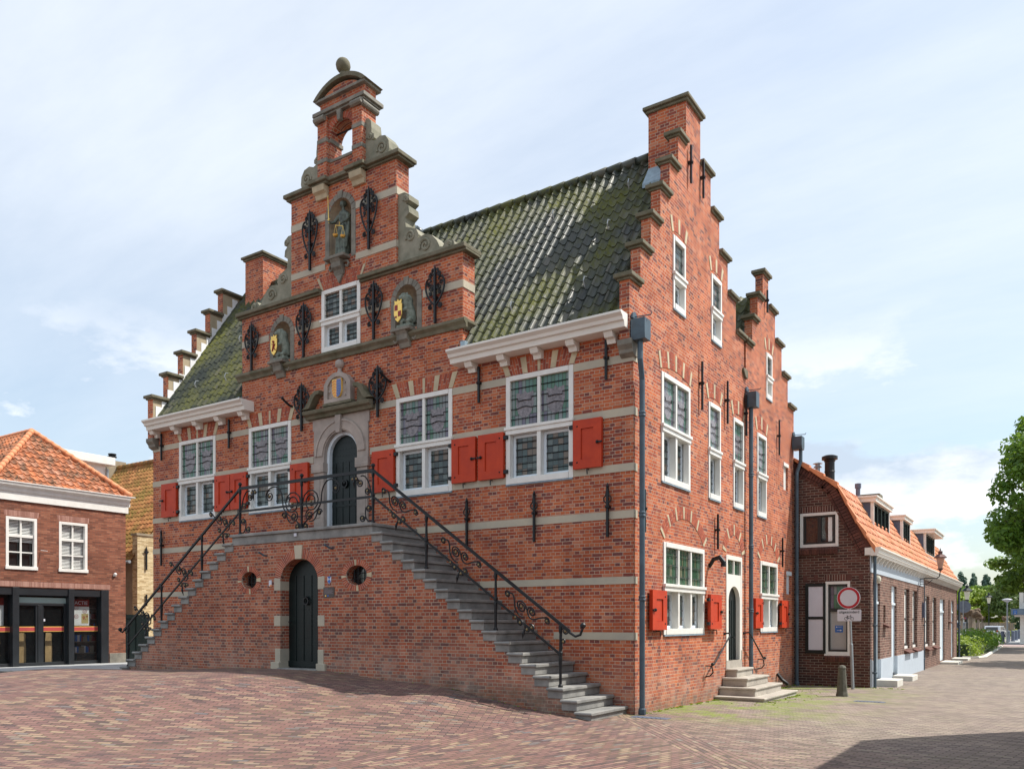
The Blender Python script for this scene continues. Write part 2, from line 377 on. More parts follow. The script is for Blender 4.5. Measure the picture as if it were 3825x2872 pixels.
# slices of an arch between an inner and an outer curve
def arch(F,inner,outer,n,stones,name,parent,gap=.06,proud=.008,mats=('vous','cream','mortar'),split=True,depth=.02):
    mb=MB(F)
    # mortar backing
    mb.mi=2
    pin=[inner(i/24) for i in range(25)]; pout=[outer(i/24) for i in range(25)]
    for i in range(24): mb.prism([pin[i],pin[i+1],pout[i+1],pout[i]],-depth,proud*.5)
    for i in range(n):
        st=i in stones
        if i-1 in stones and len(stones) and False: continue
        g=gap/n if not st else 0
        a=(i)/n+g; b=(i+1)/n-g
        p,q,r_,s_=inner(a),inner(b),outer(b),outer(a)
        mb.mi=1 if st else 0
        pr=proud+(.004 if st else 0)
        L=lambda x,y,t:(x[0]+(y[0]-x[0])*t,x[1]+(y[1]-x[1])*t)
        if st: mb.prism([p,q,L(q,r_,1.02),L(p,s_,1.02)],-depth,pr)
        elif split:
            t=.62 if i%2 else .35
            mb.prism([p,q,L(q,r_,t-.02),L(p,s_,t-.02)],-depth,pr); mb.prism([L(p,s_,t+.02),L(q,r_,t+.02),r_,s_],-depth,pr)
        else: mb.prism([p,q,r_,s_],-depth,pr)
    return mb.build(name,[m for m in mats],parent)
def seg_arch(F,u0,u1,zs,rise,th,n,stones,parent,name='relieving_arch',**k):
    w=(u1-u0)/2; c=(u0+u1)/2; Rr=(w*w+rise*rise)/(2*rise); zc=zs+rise-Rr; a=math.asin(min(1,w/Rr)) if rise<=w else math.pi-math.asin(w/Rr)
    inn=lambda t:(c-Rr*math.sin(a-2*a*t),zc+Rr*math.cos(a-2*a*t))
    out=lambda t:(c-(Rr+th)*math.sin(a-2*a*t),zc+(Rr+th)*math.cos(a-2*a*t))
    return arch(F,inn,out,n,stones,name,parent,**k)
def flat_arch(F,u0,u1,z0,z1,fl,n,stones,parent,rise=.0,**k):
    inn=lambda t:(u0+(u1-u0)*t,z0+rise*4*t*(1-t)); out=lambda t:(u0-fl+(u1-u0+2*fl)*t,z1+rise*4*t*(1-t))
    return arch(F,inn,out,n,stones,'flat_arch',parent,**k)
# pantiles, each tile an island
def tiles(name,O,U,V,w,l,tw,tl,mat,parent,inside=None,amp=.03,lift=.035,jit=.004):
    O=Vector(O);U=Vector(U).normalized();V=Vector(V).normalized();N=U.cross(V).normalized()
    if N.z<0: N=-N
    mb=MB(); nu=max(1,round(w/tw)); nv=max(1,round(l/tl)); tw=w/nu; tl=l/nv
    S=[0,.16,.34,.5,.66,.84,1.02]
    H=lambda t: amp*(math.sin(2*math.pi*t+.5)+.25*math.sin(4*math.pi*t))
    for j in range(nv):
        for i in range(nu):
            if inside and not inside((i+.5)*tw,(j+.5)*tl): continue
            dj=random.uniform(-jit,jit)*2; dz=random.uniform(-jit,jit)
            vs=[];
            for t in S:
                u=(i+t)*tw; h=H(t)
                a=O+U*u+V*(j*tl+dj)+N*(h-.02+dz); b=O+U*u+V*(j*tl+dj)+N*(h+lift+dz); c=O+U*u+V*((j+1)*tl+.04)+N*(h+.004+dz)
                vs+=[tuple(a),tuple(b),tuple(c)]
            fs=[]
            for k in range(len(S)-1):
                p=3*k;q=3*(k+1); fs+=[(p,q,q+1,p+1),(p+1,q+1,q+2,p+2)]
            mb.add(vs,fs)
    o=mb.build(name,mat,parent,recalc=False)
    for p in o.data.polygons: p.use_smooth=True
    sh=o.modifiers.new('e','EDGE_SPLIT'); sh.split_angle=R(50)
    return o
def ridge_tiles(mb,a,b,r=.11,tl=.35):
    a=Vector(a);b=Vector(b);n=max(1,round((b-a).length/tl))
    for i in range(n):
        p=a+(b-a)*(i/n); q=a+(b-a)*((i+1.08)/n); mb.tube([tuple(p),tuple(q)],[r*1.1,r*.92],8)
def interp(tab,x):
    if x<=tab[0][0]: return tab[0][1]
    for (a,b),(c,d) in zip(tab,tab[1:]):
        if x<=c: return b+(d-b)*(x-a)/(c-a)
    return tab[-1][1]
GT=[(-30,.2),(-22,.22),(-18,.3),(-14,.39),(-9.84,.63),(-8.3,.67),(-6.5,.67),(-5,.54),(-3.9,.5),(-3,.42),(-1.5,.16),(-.7,.09),(0,0)]
def gz(x,y):
    b=interp(GT,x)
    if y<-1.4:
        sm=lambda t:(lambda q:q*q*(3-2*q))(max(0,min(1,t)))
        lf=sm((-3-x)/5)*sm((x+16.5)/5)
        b+=(max(b,.69)-b)*lf*sm((-1.4-y)/3)
        y0=-1.4-2.9*lf; b*=1-sm((y0-y)/7.0)
    s=0
    if x>-.5 or y>12: s=-.15*max(0,min(1,y/11))-.08*max(0,min(1,(y-11)/30))
    return b+s
# ------------------------------------------------------------------ TOWN HALL
C0=-7.49; XL=-14.93
hall=thing('town_hall','large red brick town hall with stepped gables, dark tiled roof and belfry','town hall',(C0,5.6,0))
FW=[(-13.70,-12.12),(-10.77,-9.20),(-5.77,-4.20),(-2.82,-1.26)]
FZ=(4.50,6.68,5.60)
def niche_hole(c,hw,z0,zs): return archpoly(c,hw,z0,zs,hw,14)
NI=[(-9.54,.31,8.20,8.86),(-5.49,.31,8.20,8.86),(C0-.03,.36,10.28,11.30)]
holes=[rect(a,b,FZ[0],FZ[1],.02) for a,b in FW]+[rect(-8.13,-6.87,8.12,9.6,.02)]
holes+=[archpoly(C0,.60,3.70,5.60,.60,18)]+[niche_hole(*n) for n in NI]
outer=[(XL+.23,-.4),(-.2,-.4),(-.2,7.2),(-3.93,7.2),(-3.93,9.52),(-5.78,9.52),(-5.78,12.06),(-9.2,12.06),(-9.2,9.52),(-11.05,9.52),(-11.05,7.2),(XL+.23,7.2)]
mb=MB(FRONT); mb.slab(outer,holes,-.42,0)
mb.build('wall','brick',hall)
# side gables
ST=[(-.17,7.98),(.31,8.74),(.78,9.49),(1.24,10.24),(1.71,10.98),(2.16,11.74),(2.6,12.70)]
SR=[(3.43,11.74),(4.08,10.98),(4.65,10.24),(5.24,9.49),(5.83,8.74)]
G2L=[(6.62,8.74),(7.14,9.49),(7.59,10.22),(8.05,10.98)]
G2R=[(8.55,10.22),(9.20,9.49),(9.86,8.74),(10.50,7.98)]
def gable_poly(full=True):
    ST=globals()['ST'][:] if full else globals()['ST'][:-1]
    p=[(0,-.5),(0,6.88),(-.17,6.88)]
    z=6.88
    for y,t in ST: p+=[(y,z),(y,t)]; z=t
    for y,t in (SR if full else [(4.08,11.74)]+SR[2:]): p+=[(y,z),(y,t)]; z=t
    p+=[(6.45,z),(6.45,8.03)]
    if full:
        z=8.03
        for y,t in G2L: p+=[(y,z),(y,t)]; z=t
        for y,t in G2R: p+=[(y,z),(y,t)]; z=t
        p+=[(11.15,z),(11.15,-.5)]
    else: p+=[(11.15,8.03),(11.15,-.5)]
    q=[]
    for a in p:
        if not q or (abs(a[0]-q[-1][0])>1e-6 or abs(a[1]-q[-1][1])>1e-6): q.append(a)
    return q
SW=dict(A=(1.27,2.79,4.50,6.67,5.59,2),B=(3.92,4.70,4.50,6.67,5.59,1),C=(5.62,6.40,4.50,6.67,5.59,1),D=(7.52,8.34,4.50,6.67,5.59,1),
        W1=(1.87,2.53,8.10,9.60,8.80,1),W2=(4.10,4.77,8.10,9.60,8.80,1),E=(8.33,8.87,7.75,8.98,8.32,1),
        G1=(1.37,3.63,1.46,3.31,2.43,3),G2=(7.79,9.38,1.46,3.33,2.43,2))
sh=[rect(a,b,c,d,.02) for a,b,c,d,_,_ in SW.values()]+[rect(5.10,6.27,.62,3.31,.02),rect(10.06,10.52,5.52,6.28,.0),rect(10.36,10.84,2.53,3.17,.0)]
mb=MB(SIDE); mb.slab(gable_poly(),sh,-.2,0)
mb.mi=0; mb.box(2.6,3.43,-.86,-.2,10.4,12.70)
mb.build('wall','brick',hall)
WEST=lambda u,d,z:(XL-d,u,z)
mb=MB(WEST); mb.slab(gable_poly(False),[],-.23,0); mb.build('wall','brick',hall)
MB(IDENT).box(-14.19,-13.38,2.6,4.3,10.2,12.72).build('chimney','brick',hall)
# back wall
MB(IDENT).box(XL+.23,-.2,10.9,11.13,-.5,8).build('wall','brick',hall)
# plaster on the inner side of the west parapet + stepped flashing
pp=[(y,z) for y,z in gable_poly(False) if z>7.0]
pl=[(-.165,7.25)]
z=7.25
for y,t in ST[:-1]: pl+=[(y+.012,z),(y+.012,t-.01)]; z=t-.01
for y,t in [(4.08,11.74)]+SR[2:]: pl+=[(y-.012,z),(y-.012,t-.01)]; z=t-.01
pl+=[(6.4,z),(6.4,7.25)]
mb=MB(IDENT); mb.prism([(y,z) for y,z in pl],XL+.2301,XL+.236,'dz'); mb.build('parapet_render','plaster2',hall)
mb=MB(IDENT)
for k in range(15):
    y=-.08+k*.185; zz=7.45+k*.185*1.492
    mb.box(XL+.237,XL+.25,y,y+.188,zz-.25,zz+.36)
mb.build('flashing','leadw',hall,split=True)
# gable caps
def capbox(mb,y0,y1,x0,x1,z):
    mb.box(y0+.05,y1-.0,x0+.05,x1-.05,z,z+.045); mb.prism([(y0,z+.045),(y1,z+.045),(y1,z+.10),(y0+.03,z+.125),(y0,z+.09)] if False else [(y0,z+.045),(y1,z+.045),(y1,z+.125),(y0,z+.125)],x0,x1,'uz')
def caps(F,flip,two):
    mb=MB(F)
    x0,x1=(-.29,.09) if not flip else (-.32,.09)
    ys=[y for y,_ in ST]
    for i,(y,t) in enumerate(ST[:-1]): capbox(mb,y-.09,(ST[i+1][0]-.004 if not(flip and i==5) else 4.1),x0,x1,t)
    for i,(y,t) in list(enumerate(SR))[(2 if flip else 0):]: 
        y1=(SR[i+1][0] if i+1<len(SR) else 6.45)+.09
        mb.box(y+.004,y1-.05,x0+.05,x1-.05,t,t+.045); mb.box(y+.004,y1,x0,x1,t+.045,t+.125)
    if two:
        for i,(y,t) in enumerate(G2L[:-1]): capbox(mb,y-.09 if i else y-.04,G2L[i+1][0]-.004,x0,x1,t)
        mb.box(8.0,8.6,x0+.05,x1-.05,10.98,11.025); mb.box(7.96,8.64,x0,x1,11.025,11.105)
        for i,(y,t) in enumerate(G2R):
            y1=(G2R[i+1][0] if i+1<len(G2R) else 11.15)+.09
            mb.box(y+.004,y1-.05,x0+.05,x1-.05,t,t+.045); mb.box(y+.004,y1,x0,x1,t+.045,t+.125)
        mb.prism([(6.30,8.03),(6.30,7.95),(6.45,7.82),(6.62,7.82),(6.62,8.03)],-.15,.06)
    return mb
mb=caps(SIDE,False,True); mb.F=IDENT
mb.add([],[]); 
mb.box(-.96,.09,2.50,3.53,12.76,12.83); mb.box(-.91,.05,2.55,3.48,12.70,12.76)
mb.build('coping','mossy',hall,bevel=.012,split=True)
mb=caps(WEST,True,False); mb.F=IDENT
mb.box(-14.29,-13.28,2.50,4.4,12.78,12.85); mb.box(-14.24,-13.33,2.55,4.35,12.72,12.78)
mb.build('coping','mossy',hall,bevel=.012,split=True)
# shoulder corbels
for a,b in ((-.24,.05),(XL-.05,XL+.27)):
    mb=MB(IDENT); mb.prism([(-.20,6.90),(-.20,6.80),(-.13,6.72),(-.12,6.66),(-.02,6.60),(.10,6.60),(.10,6.90)],a,b,'dz'); mb.build('corbel','stone',hall,bevel=.01)
# roofs
SL=(0,3.15,4.7)
tiles('roof',(-.19,-.17,7.27),(-1,0,0),SL,XL*-1-.45,5.70,.228,.315,'tile',hall,lambda u,v:not(3.74<u<10.86 and v<1.0),amp=.040,lift=.022,jit=.003)
mb=MB(IDENT); mb.prism([(3.0,11.93),(6.5,6.9),(6.4,6.85),(2.95,11.8)],-14.69,-.205,'dz'); mb.prism([(3.0,11.9),(.45,8.10),(.45,7.95),(3.0,11.8)],-14.68,-.21,'dz'); mb.build('roof','tile',hall)
mb=MB(IDENT); ridge_tiles(mb,(-.95,3,11.98),(-13.4,3,11.98),.12,.37); mb.build('ridge_tiles','tile',hall,smooth=True)
sl2=1.492
zr=11.95
tiles('roof',(-3.7,.42,zr-3.79*sl2),(0,1,0),(-3.79,0,3.79*sl2),2.7,3.79*math.hypot(1,sl2),.26,.345,'tileb',hall)
tiles('roof',(2*C0+3.7,.42,zr-3.79*sl2),(0,1,0),(3.79,0,3.79*sl2),2.7,3.79*math.hypot(1,sl2),.26,.345,'tileb',hall)
mb=MB(IDENT); ridge_tiles(mb,(C0,.35,zr+.03),(C0,3.0,zr+.03),.11,.34); mb.build('ridge_tiles','tileb',hall,smooth=True)
tiles('roof',(-.19,6.62,8.0),(-1,0,0),(0,1.68,2.55),14.5,3.05,.228,.315,'tile',hall,amp=.04,lift=.022)
mb=MB(IDENT); mb.prism([(6.6,7.9),(8.3,10.5),(10.9,7.0)],-14.69,-.205,'dz'); mb.build('roof','tile',hall)
# lead flashings
mb=MB(IDENT); mb.prism([(-.15,7.3),(.1,7.3),(3.0,11.95),(2.8,12.03)],-.23,-.205,'dz'); mb.build('flashing','lead',hall,split=True)
mb=MB(IDENT); mb.prism([(-11.10,7.38),(-10.98,7.38),(-11.05,9.4),(-11.6,9.4)],.42,.46,'uz') if False else None
mb.box(-11.2,-11.05,-.02,.10,7.33,7.55); mb.box(-3.92,-3.80,-.1,.10,7.33,7.60); mb.build('flashing','lead',hall,split=True)
mb=MB(IDENT); mb.prism([(2.28,10.96),(2.595,11.43),(2.595,11.52),(2.28,11.05)],-.86,-.215,'dz'); mb.build('flashing','lead',hall)
# roof hooks
mb=MB(IDENT)
for x,k in ((-1.3,.22),(-2.95,.18),(-1.3,.55),(-1.2,.8),(-12.9,.5),(-13.6,.2),(-12.3,.2),(-3.0,.75)):
    y=-.17+3.15*k; z=7.33+4.7*k
    mb.tube([(x,y,z),(x,y-.06,z+.10),(x,y-.02,z+.2),(x,y+.06,z+.22)],.014,5)
mb.build('roof_hook','galv',hall,split=True)
# white timber gutters on brackets
def gutter(x0,x1,brs):
    mb=MB(FRONT)
    prof=[(-.02,7.03),(.31,7.03),(.33,7.17),(.38,7.19),(.40,7.25),(.47,7.30),(.47,7.345),(-.02,7.345)]
    mb.prism(prof,x0,x1,'dz'); 
    return mb,brs
for x0,x1,brs,e0,e1 in ((-4.03,-.03,(-3.62,-2.82,-2.02,-1.22,-.40),1,0),(XL-.02,-11.00,(-14.62,-13.8,-12.98,-12.15,-11.36),0,1)):
    mb=MB(FRONT)
    if e1: x1=-10.58
    mb.prism([(-.0+.002,7.08),(.31,7.08),(.33,7.18),(.38,7.19),(.40,7.25),(.47,7.30),(.47,7.345),(.002,7.345)],x0 if e0 else -14.78,x1 if e1 else x1,'dz')
    if e1: brs=(-14.66,-13.7,-12.74,-11.8,-10.85)
    for b in brs: mb.prism([(.002,6.91),(.10,6.89),(.13,6.97),(.22,6.98),(.27,7.078),(.002,7.078)],b-.09,b+.09,'dz')
    mb.build('gutter','whitec',hall,bevel=.006)
# stone bands
def bands():
    mb=MB(FRONT)
    E=.012
    def seg(z0,z1,a,b,cuts):
        xs=[a]; 
        for c,d in sorted(cuts):
            if d<=a or c>=b: continue
            xs+=[c,d]
        xs.append(b)
        for i in range(0,len(xs),2):
            if xs[i+1]-xs[i]>.03: mb.box(xs[i],xs[i+1],-.03,E,z0,z1)
    win=[(a,b) for a,b in FW]
    for z0,z1 in ((6.53,6.68),(5.54,5.69),(4.51,4.655)):
        seg(z0,z1,XL-.006,-.1,win+[(C0-.92,C0+.92)])
    seg(3.64,3.785,XL-.006,-.1,[(-9.62,-5.2)]); seg(2.42,2.555,XL-.006,-.1,[(-11.3,-3.55)]); seg(1.38,1.52,XL-.006,-.1,[(-12.9,-1.7)])
    seg(8.78,8.94,-11.05,-3.93,[(-10.02,-9.06),(-8.13,-6.87),(-5.97,-5.01)])
    seg(10.10,10.25,-9.2,-5.78,[(-8.02,-7.02)]); seg(11.28,11.44,-9.2,-5.78,[(-8.02,-7.02)])
    return mb
mb=bands()
mb.F=IDENT
for z0,z1 in ((6.53,6.68),(5.54,5.69),(4.51,4.655),(3.64,3.785),(2.42,2.555),(1.38,1.52)): mb.box(-.1,.012,-.012,.16,z0,z1)
for z0,z1 in ((8.78,8.94),): mb.box(-3.95,-3.918,.003,.42,z0,z1)
for z0,z1 in ((10.10,10.25),(11.28,11.44)): mb.box(-5.8,-5.768,.003,.42,z0,z1)
mb.build('stone_band','band',hall,split=True)
# moulded string courses on the middle gable
def moulding(F,a,b,z0,z1,pr,rt=None,lt=None):
    mb=MB(F); h=z1-z0
    mb.prism([(-.0+.003,z0),(pr*.35,z0),(pr*.5,z0+h*.35),(pr*.85,z0+h*.55),(pr,z0+h*.62),(pr,z0+h*.9),(pr*.8,z1),(.003,z1)],a,b,'dz')
    return mb
def wrap(mb,x,s,z0,z1,pr,dep=.44):
    h=z1-z0
    mb.F=IDENT
    if s>0: mb.prism([(x+.001,z0),(x+pr*.35,z0),(x+pr*.5,z0+h*.35),(x+pr*.85,z0+h*.55),(x+pr,z0+h*.62),(x+pr,z0+h*.9),(x+pr*.8,z1),(x+.001,z1)],.001,dep,'uz')
    else: mb.prism([(x-.001,z0),(x-pr*.35,z0),(x-pr*.5,z0+h*.35),(x-pr*.85,z0+h*.55),(x-pr,z0+h*.62),(x-pr,z0+h*.9),(x-pr*.8,z1),(x-.001,z1)],.001,dep,'uz')
    mb.F=FRONT
mb=moulding(FRONT,-11.05-.13,-3.93+.13,7.90,8.10,.13); wrap(mb,-3.93,1,7.9,8.1,.129); wrap(mb,-11.05,-1,7.9,8.1,.129)
mb.build('string_course','mossy',hall,bevel=.006)
mb=MB(FRONT)
def top(a,b,z,pr):
    mb.box(a,b,-.46,pr*.5,z,z+.05); mb.box(a if a<-11 else a,b,-.5,pr,z+.05,z+.14)
top(-11.05-.13,-8.135,9.52,.13); top(-6.865,-3.93+.13,9.52,.13)
mb.box(-9.2-.12,-5.78+.12,-.48,.06,12.06,12.11); mb.box(-9.2-.16,-5.78+.16,-.52,.13,12.11,12.20)
for c in (C0-.60,C0+.60): mb.box(c-.26,c+.26,-.3,.17,12.06,12.115); mb.box(c-.30,c+.30,-.3,.24,12.115,12.203)
mb.build('coping','mossy',hall,bevel=.012,split=True)
for c in (C0-.60,C0+.60):
    mb=MB(FRONT); mb.prism([(.002,11.78),(.06,11.78),(.09,11.88),(.17,11.92),(.19,12.055),(.002,12.055)],c-.19,c+.19,'dz'); mb.build('corbel','cream',hall,bevel=.01)
# belfry
mb=MB(FRONT); hw=.72
mb.slab(rect(C0-hw,C0+hw,12.20,14.16),[archpoly(C0,.39,12.66,13.16,.37,14)],-.40,-.02)
for s in (-1,1):
    a=C0+s*.72; b=C0+s*.42
    mb.box(min(a,b),max(a,b),-.015,.07,12.20,13.70)
mb.build('belfry','brick',hall)
mb=MB(FRONT)
for z in (12.62,13.10,): 
    for s in (-1,1):
        a=C0+s*.73; b=C0+s*.41; mb.box(min(a,b),max(a,b),-.02,.085,z,z+.10)
        a=C0+s*.735; b=C0+s*.36; mb.box(min(a,b),max(a,b),-.43,-.012,z,z+.10)
mb.box(C0-.37,C0+.37,-.43,.0,12.60,12.67)
for z,p,h in ((13.70,.10,.05),(13.75,.15,.09)): mb.box(C0-hw-p+.03,C0+hw+p-.03,-.42-p+.03,p-.02,z,z+h)
mb.prism([(C0-.07,13.70),(C0-.045,13.46),(C0+.045,13.46),(C0+.07,13.70)],-.01,.10)
for s in (-1,1):
    mb.F=IDENT; c=C0+s*.60
    mb.tube([(c-.17,-.12,13.64),(c+.17,-.12,13.64)],.07,8); mb.tube([(c+s*.14,-.1,13.62),(c+s*.14,.44,13.62)],.07,8)
    mb.F=FRONT
for p,z,h in ((.08,14.10,.06),): mb.box(C0-hw-p,C0+hw+p,-.42-p,p,z,z+h)
mb.build('belfry_moulding','stone',hall,bevel=.01,split=True)
mb=MB(FRONT); w=.86
Rr=(w*w+.36**2)/(2*.36); zc=14.16+.36-Rr; a=math.degrees(math.asin(w/Rr))
o=arcpts(C0,zc,Rr,Rr,90-a,90+a,14); i=arcpts(C0,zc,Rr-.10,Rr-.10,90-a+4,90+a-4,14)
mb.prism(o+i[::-1],-.50,.10); mb.prism([(x,z-.04) for x,z in i],-.42,-.01)
mb.mi=0
mb.build('segmental_pediment','mossy',hall,bevel=.008)
mb=MB(FRONT); ii=arcpts(C0,zc,Rr-.16,Rr-.16,90-a+9,90+a-9,12); mb.prism(ii,-.1,.02); mb.build('pediment_brick','brick',hall)
mb=MB(FRONT); mb.lathe([(.12,14.48),(.09,14.56),(.07,14.66)],C0,-.06,12); mb.ball((C0,-.06,14.80),.175,14); mb.build('stone_ball','mossy',hall,smooth=True)
arch(FRONT,lambda t:(C0-.39*math.cos(math.pi*t),13.16+.37*math.sin(math.pi*t)),lambda t:(C0-.54*math.cos(math.pi*t),13.16+.50*math.sin(math.pi*t)),17,[],'arch_ring',hall,split=False)
mb=MB(IDENT); mb.tube([(C0-.36,.2,13.35),(C0+.36,.2,13.35)],.02,6); mb.build('bell_rod','iron',hall)
# volutes (mirrored about the gable axis)
P2=[(-5.78,11.28),(-5.60,11.28),(-5.47,11.20),(-5.46,11.08),(-5.56,11.02),(-5.48,10.95),(-5.46,10.80),(-5.58,10.72),(-5.56,10.50),(-5.42,10.45),(-5.26,10.38),(-5.19,10.24),(-5.22,10.16),(-5.0,10.20),(-4.82,10.13),(-4.68,9.98),(-4.60,9.82),(-4.52,9.80),(-4.44,9.90),(-4.32,9.92),(-4.22,9.85),(-4.18,9.74),(-4.2,9.66),(-5.78,9.66)]
P1=[(C0+.72,13.30),(C0+.80,13.30),(C0+.88,13.22),(C0+.90,13.05),(C0+.90,12.94),(C0+.98,12.88),(C0+.98,12.80),(C0+.90,12.76),(C0+1.0,12.72),(C0+1.15,12.78),(C0+1.32,12.74),(C0+1.42,12.60),(C0+1.44,12.42),(C0+1.38,12.20),(C0+.72,12.20)]
for Pp,sp in ((P2,[(-5.0,9.95,.16),(-4.33,9.78,.08),(-5.55,11.12,.07),(-5.42,10.25,.13)]),(P1,[(C0+1.22,12.48,.15),(C0+.85,12.85,.07)])):
    for s in (1,-1):
        X=lambda x:x if s>0 else 2*C0-x
        mb=MB(FRONT); mb.prism([(X(x),z) for x,z in Pp],-.40,-.06)
        for cx,cz,r in sp: mb.tube([(X(u),-.055,z) for u,d,z in spiral(cx,cz,r,1.6,200,-1,20)],.03,6)
        mb.build('scroll_volute','volute',hall,bevel=.015)
# windows --------------------------------------------------------------
def hall_window(F,u0,u1,z0,z1,zt,n,deep,lab,gl='stained',gl2='leaded',emb=True,bent=True,nb=(4,5)):
    mb=MB(F); s=.10 if (u1-u0)>1 else .07; pr=.025
    g0,g1=z0+.12,z1-.10
    mb.box(u0,u0+s,-.10,pr,z0,z1); mb.box(u1-s,u1,-.10,pr,z0,z1)
    mb.box(u0+s,u1-s,-.10,pr+.01,z1-.10,z1); mb.box(u0+s,u1-s,-deep-.04,pr+.012,z0,z0+.12)
    mb.box(u0-.02,u1+.02,-.04,pr+.045,zt-.01,zt+.05); mb.box(u0+.004,u1-.004,-.09,pr+.02,zt-.10,zt-.01)
    uu=[u0+s+(u1-u0-2*s)*i/n for i in range(n+1)]
    m=.035
    for u in uu[1:-1]:
        mb.box(u-m,u+m,-.10,pr-.004,zt+.05,z1-.10); mb.box(u-m-.01,u+m+.01,-deep,pr-.004,z0+.12,zt-.10)
    if deep>.14:
        mb.box(u0+.005,u0+s*.5,-deep,-.10,z0,zt-.05); mb.box(u1-s*.5,u1-.005,-deep,-.10,z0,zt-.05); mb.box(u0+.01,u1-.01,-deep,-.10,zt-.1,zt-.05)
    fr=mb.build('window',['white'],hall,bevel=.006)
    if lab: fr['label']=lab
    sa=MB(F); gu=MB(F); gd=MB(F); em=MB(F); ir=MB(F)
    for i in range(n):
        a=uu[i]+(m if i else 0); b=uu[i+1]-(m if i<n-1 else 0)
        gu.box(a,b,-.06,-.035,zt+.05,z1-.10)
        a2=uu[i]+(m+.01 if i else -.0); b2=uu[i+1]-(m+.01 if i<n-1 else 0)
        q=.06
        sa.box(a2,a2+q,-deep-.02,-deep+.03,z0+.12,zt-.10); sa.box(b2-q,b2,-deep-.02,-deep+.03,z0+.12,zt-.10); sa.box(a2+q,b2-q,-deep-.02,-deep+.03,zt-.10-q,zt-.10); sa.box(a2+q,b2-q,-deep-.02,-deep+.03,z0+.12,z0+.12+q)
        gd.box(a2+q,b2-q,-deep-.03,-deep,z0+.12+q,zt-.10-q)
        cm=(a+b)/2; hh=(z1-.1-zt-.05); w=(b-a)
        if emb:
            zc=zt+.05+hh*.47; ew=min(w*.36,.2)
            em.prism([(cm-ew,zc+hh*.27),(cm-ew*.3,zc+hh*.23),(cm,zc+hh*.30),(cm+ew*.3,zc+hh*.23),(cm+ew,zc+hh*.27),(cm+ew*1.05,zc-.02),(cm+ew*.75,zc-hh*.2),(cm,zc-hh*.33),(cm-ew*.75,zc-hh*.2),(cm-ew*1.05,zc-.02)],-.034,-.031)
        for k in range(nb[0]):
            z=zt+.05+hh*(k+.75)/(nb[0]+.5)
            if bent and emb and k==nb[0]-2:
                st=.06; pts=[(a-.01,-.015,z),(a+w*.25,-.015,z),(a+w*.25,-.015,z-st),(cm,-.015,z-st+.015),(b-w*.25,-.015,z-st),(b-w*.25,-.015,z),(b+.01,-.015,z)]
            elif bent and emb and k==1: pts=[(a-.01,-.015,z),(a+w*.25,-.015,z),(cm-.04,-.015,z+.03),(cm+.04,-.015,z+.03),(b-w*.25,-.015,z),(b+.01,-.015,z)]
            else: pts=[(a-.01,-.015,z),(b+.01,-.015,z)]
            ir.tube(pts,.0085,4)
        for k in range(nb[1]):
            h2=zt-.10-2*q-z0-.12
            z=z0+.12+q+h2*(k+.6)/(nb[1]+.2); ir.tube([(a2+q,-deep+.02,z),(b2-q,-deep+.02,z)],.007,4)
    sa.build('sash','sash',fr,bevel=.004,split=True); gu.build('upper_pane',gl,fr,split=True); gd.build('lower_pane',gl2,fr,split=True)
    if emb: em.build('glass_emblem','emblem',fr,split=True)
    ir.build('saddle_bar','iron',fr,split=True)
    MB(F).box(u0+.01,u1-.01,-.1,.035,z0-.03,z0-.002).build('sill','lead',fr)
    return fr
wl=['front window at the left end of the facade','front window between the two left shutter pairs','front window right of the main door','front window nearest the right corner']
for (a,b),l in zip(FW,wl): hall_window(FRONT,a,b,*FZ,2,.13,l)
hall_window(FRONT,-8.13,-6.87,8.12,9.60,8.86,2,.10,'upper window in the middle gable, under the bronze statue',gl='leaded',gl2='leaded',emb=False,nb=(4,4))
for k,v in SW.items():
    if k in 'ABCD': hall_window(SIDE,*v,.15,None)
    elif k in ('G1','G2'): hall_window(SIDE,*v,.15,None,gl='greeng',gl2='leaded',emb=False,nb=(3,3))
    else: hall_window(SIDE,*v,.13,None,gl='leaded',gl2='leaded',emb=False,nb=(3,2))
mb=MB(SIDE); mb.box(10.06,10.52,-.12,-.06,5.52,6.28); mb.box(10.04,10.54,-.05,.02,6.20,6.30); mb.build('window','white',hall)
mb=MB(SIDE); mb.box(10.36,10.84,-.12,-.06,2.53,3.17); mb.box(10.34,10.86,-.05,.02,3.08,3.19); mb.build('window','sash',hall)
# arches
for a,b in FW: flat_arch(FRONT,a-.01,b+.01,6.70,7.02,.13,27,[0,1,7,8,13,18,19,25,26],hall,rise=0)
flat_arch(FRONT,-8.13,-6.87,9.62,9.93,.16,21,[0,20],hall)
for k in 'ABCD':
    a,b=SW[k][:2]; n=21 if k=='A' else 11
    seg_arch(SIDE,a-.04,b+.04,6.72,.12 if k=='A' else .09,.32,n,([0,5,10,15,20] if k=='A' else [0,5,10]),hall)
for k in ('W1','W2','E'):
    a,b=SW[k][:2]; seg_arch(SIDE,a-.04,b+.04,SW[k][3]+.05,.07,.30,9,[0,4,8],hall)
seg_arch(SIDE,1.42,3.62,3.37,.50,.25,39,[0,6,12,18,24,30,38],hall); seg_arch(SIDE,5.10,6.27,3.37,.45,.25,25,[0,6,12,18,24],hall); seg_arch(SIDE,7.78,9.42,3.37,.46,.25,29,[0,6,11,17,22,28],hall)
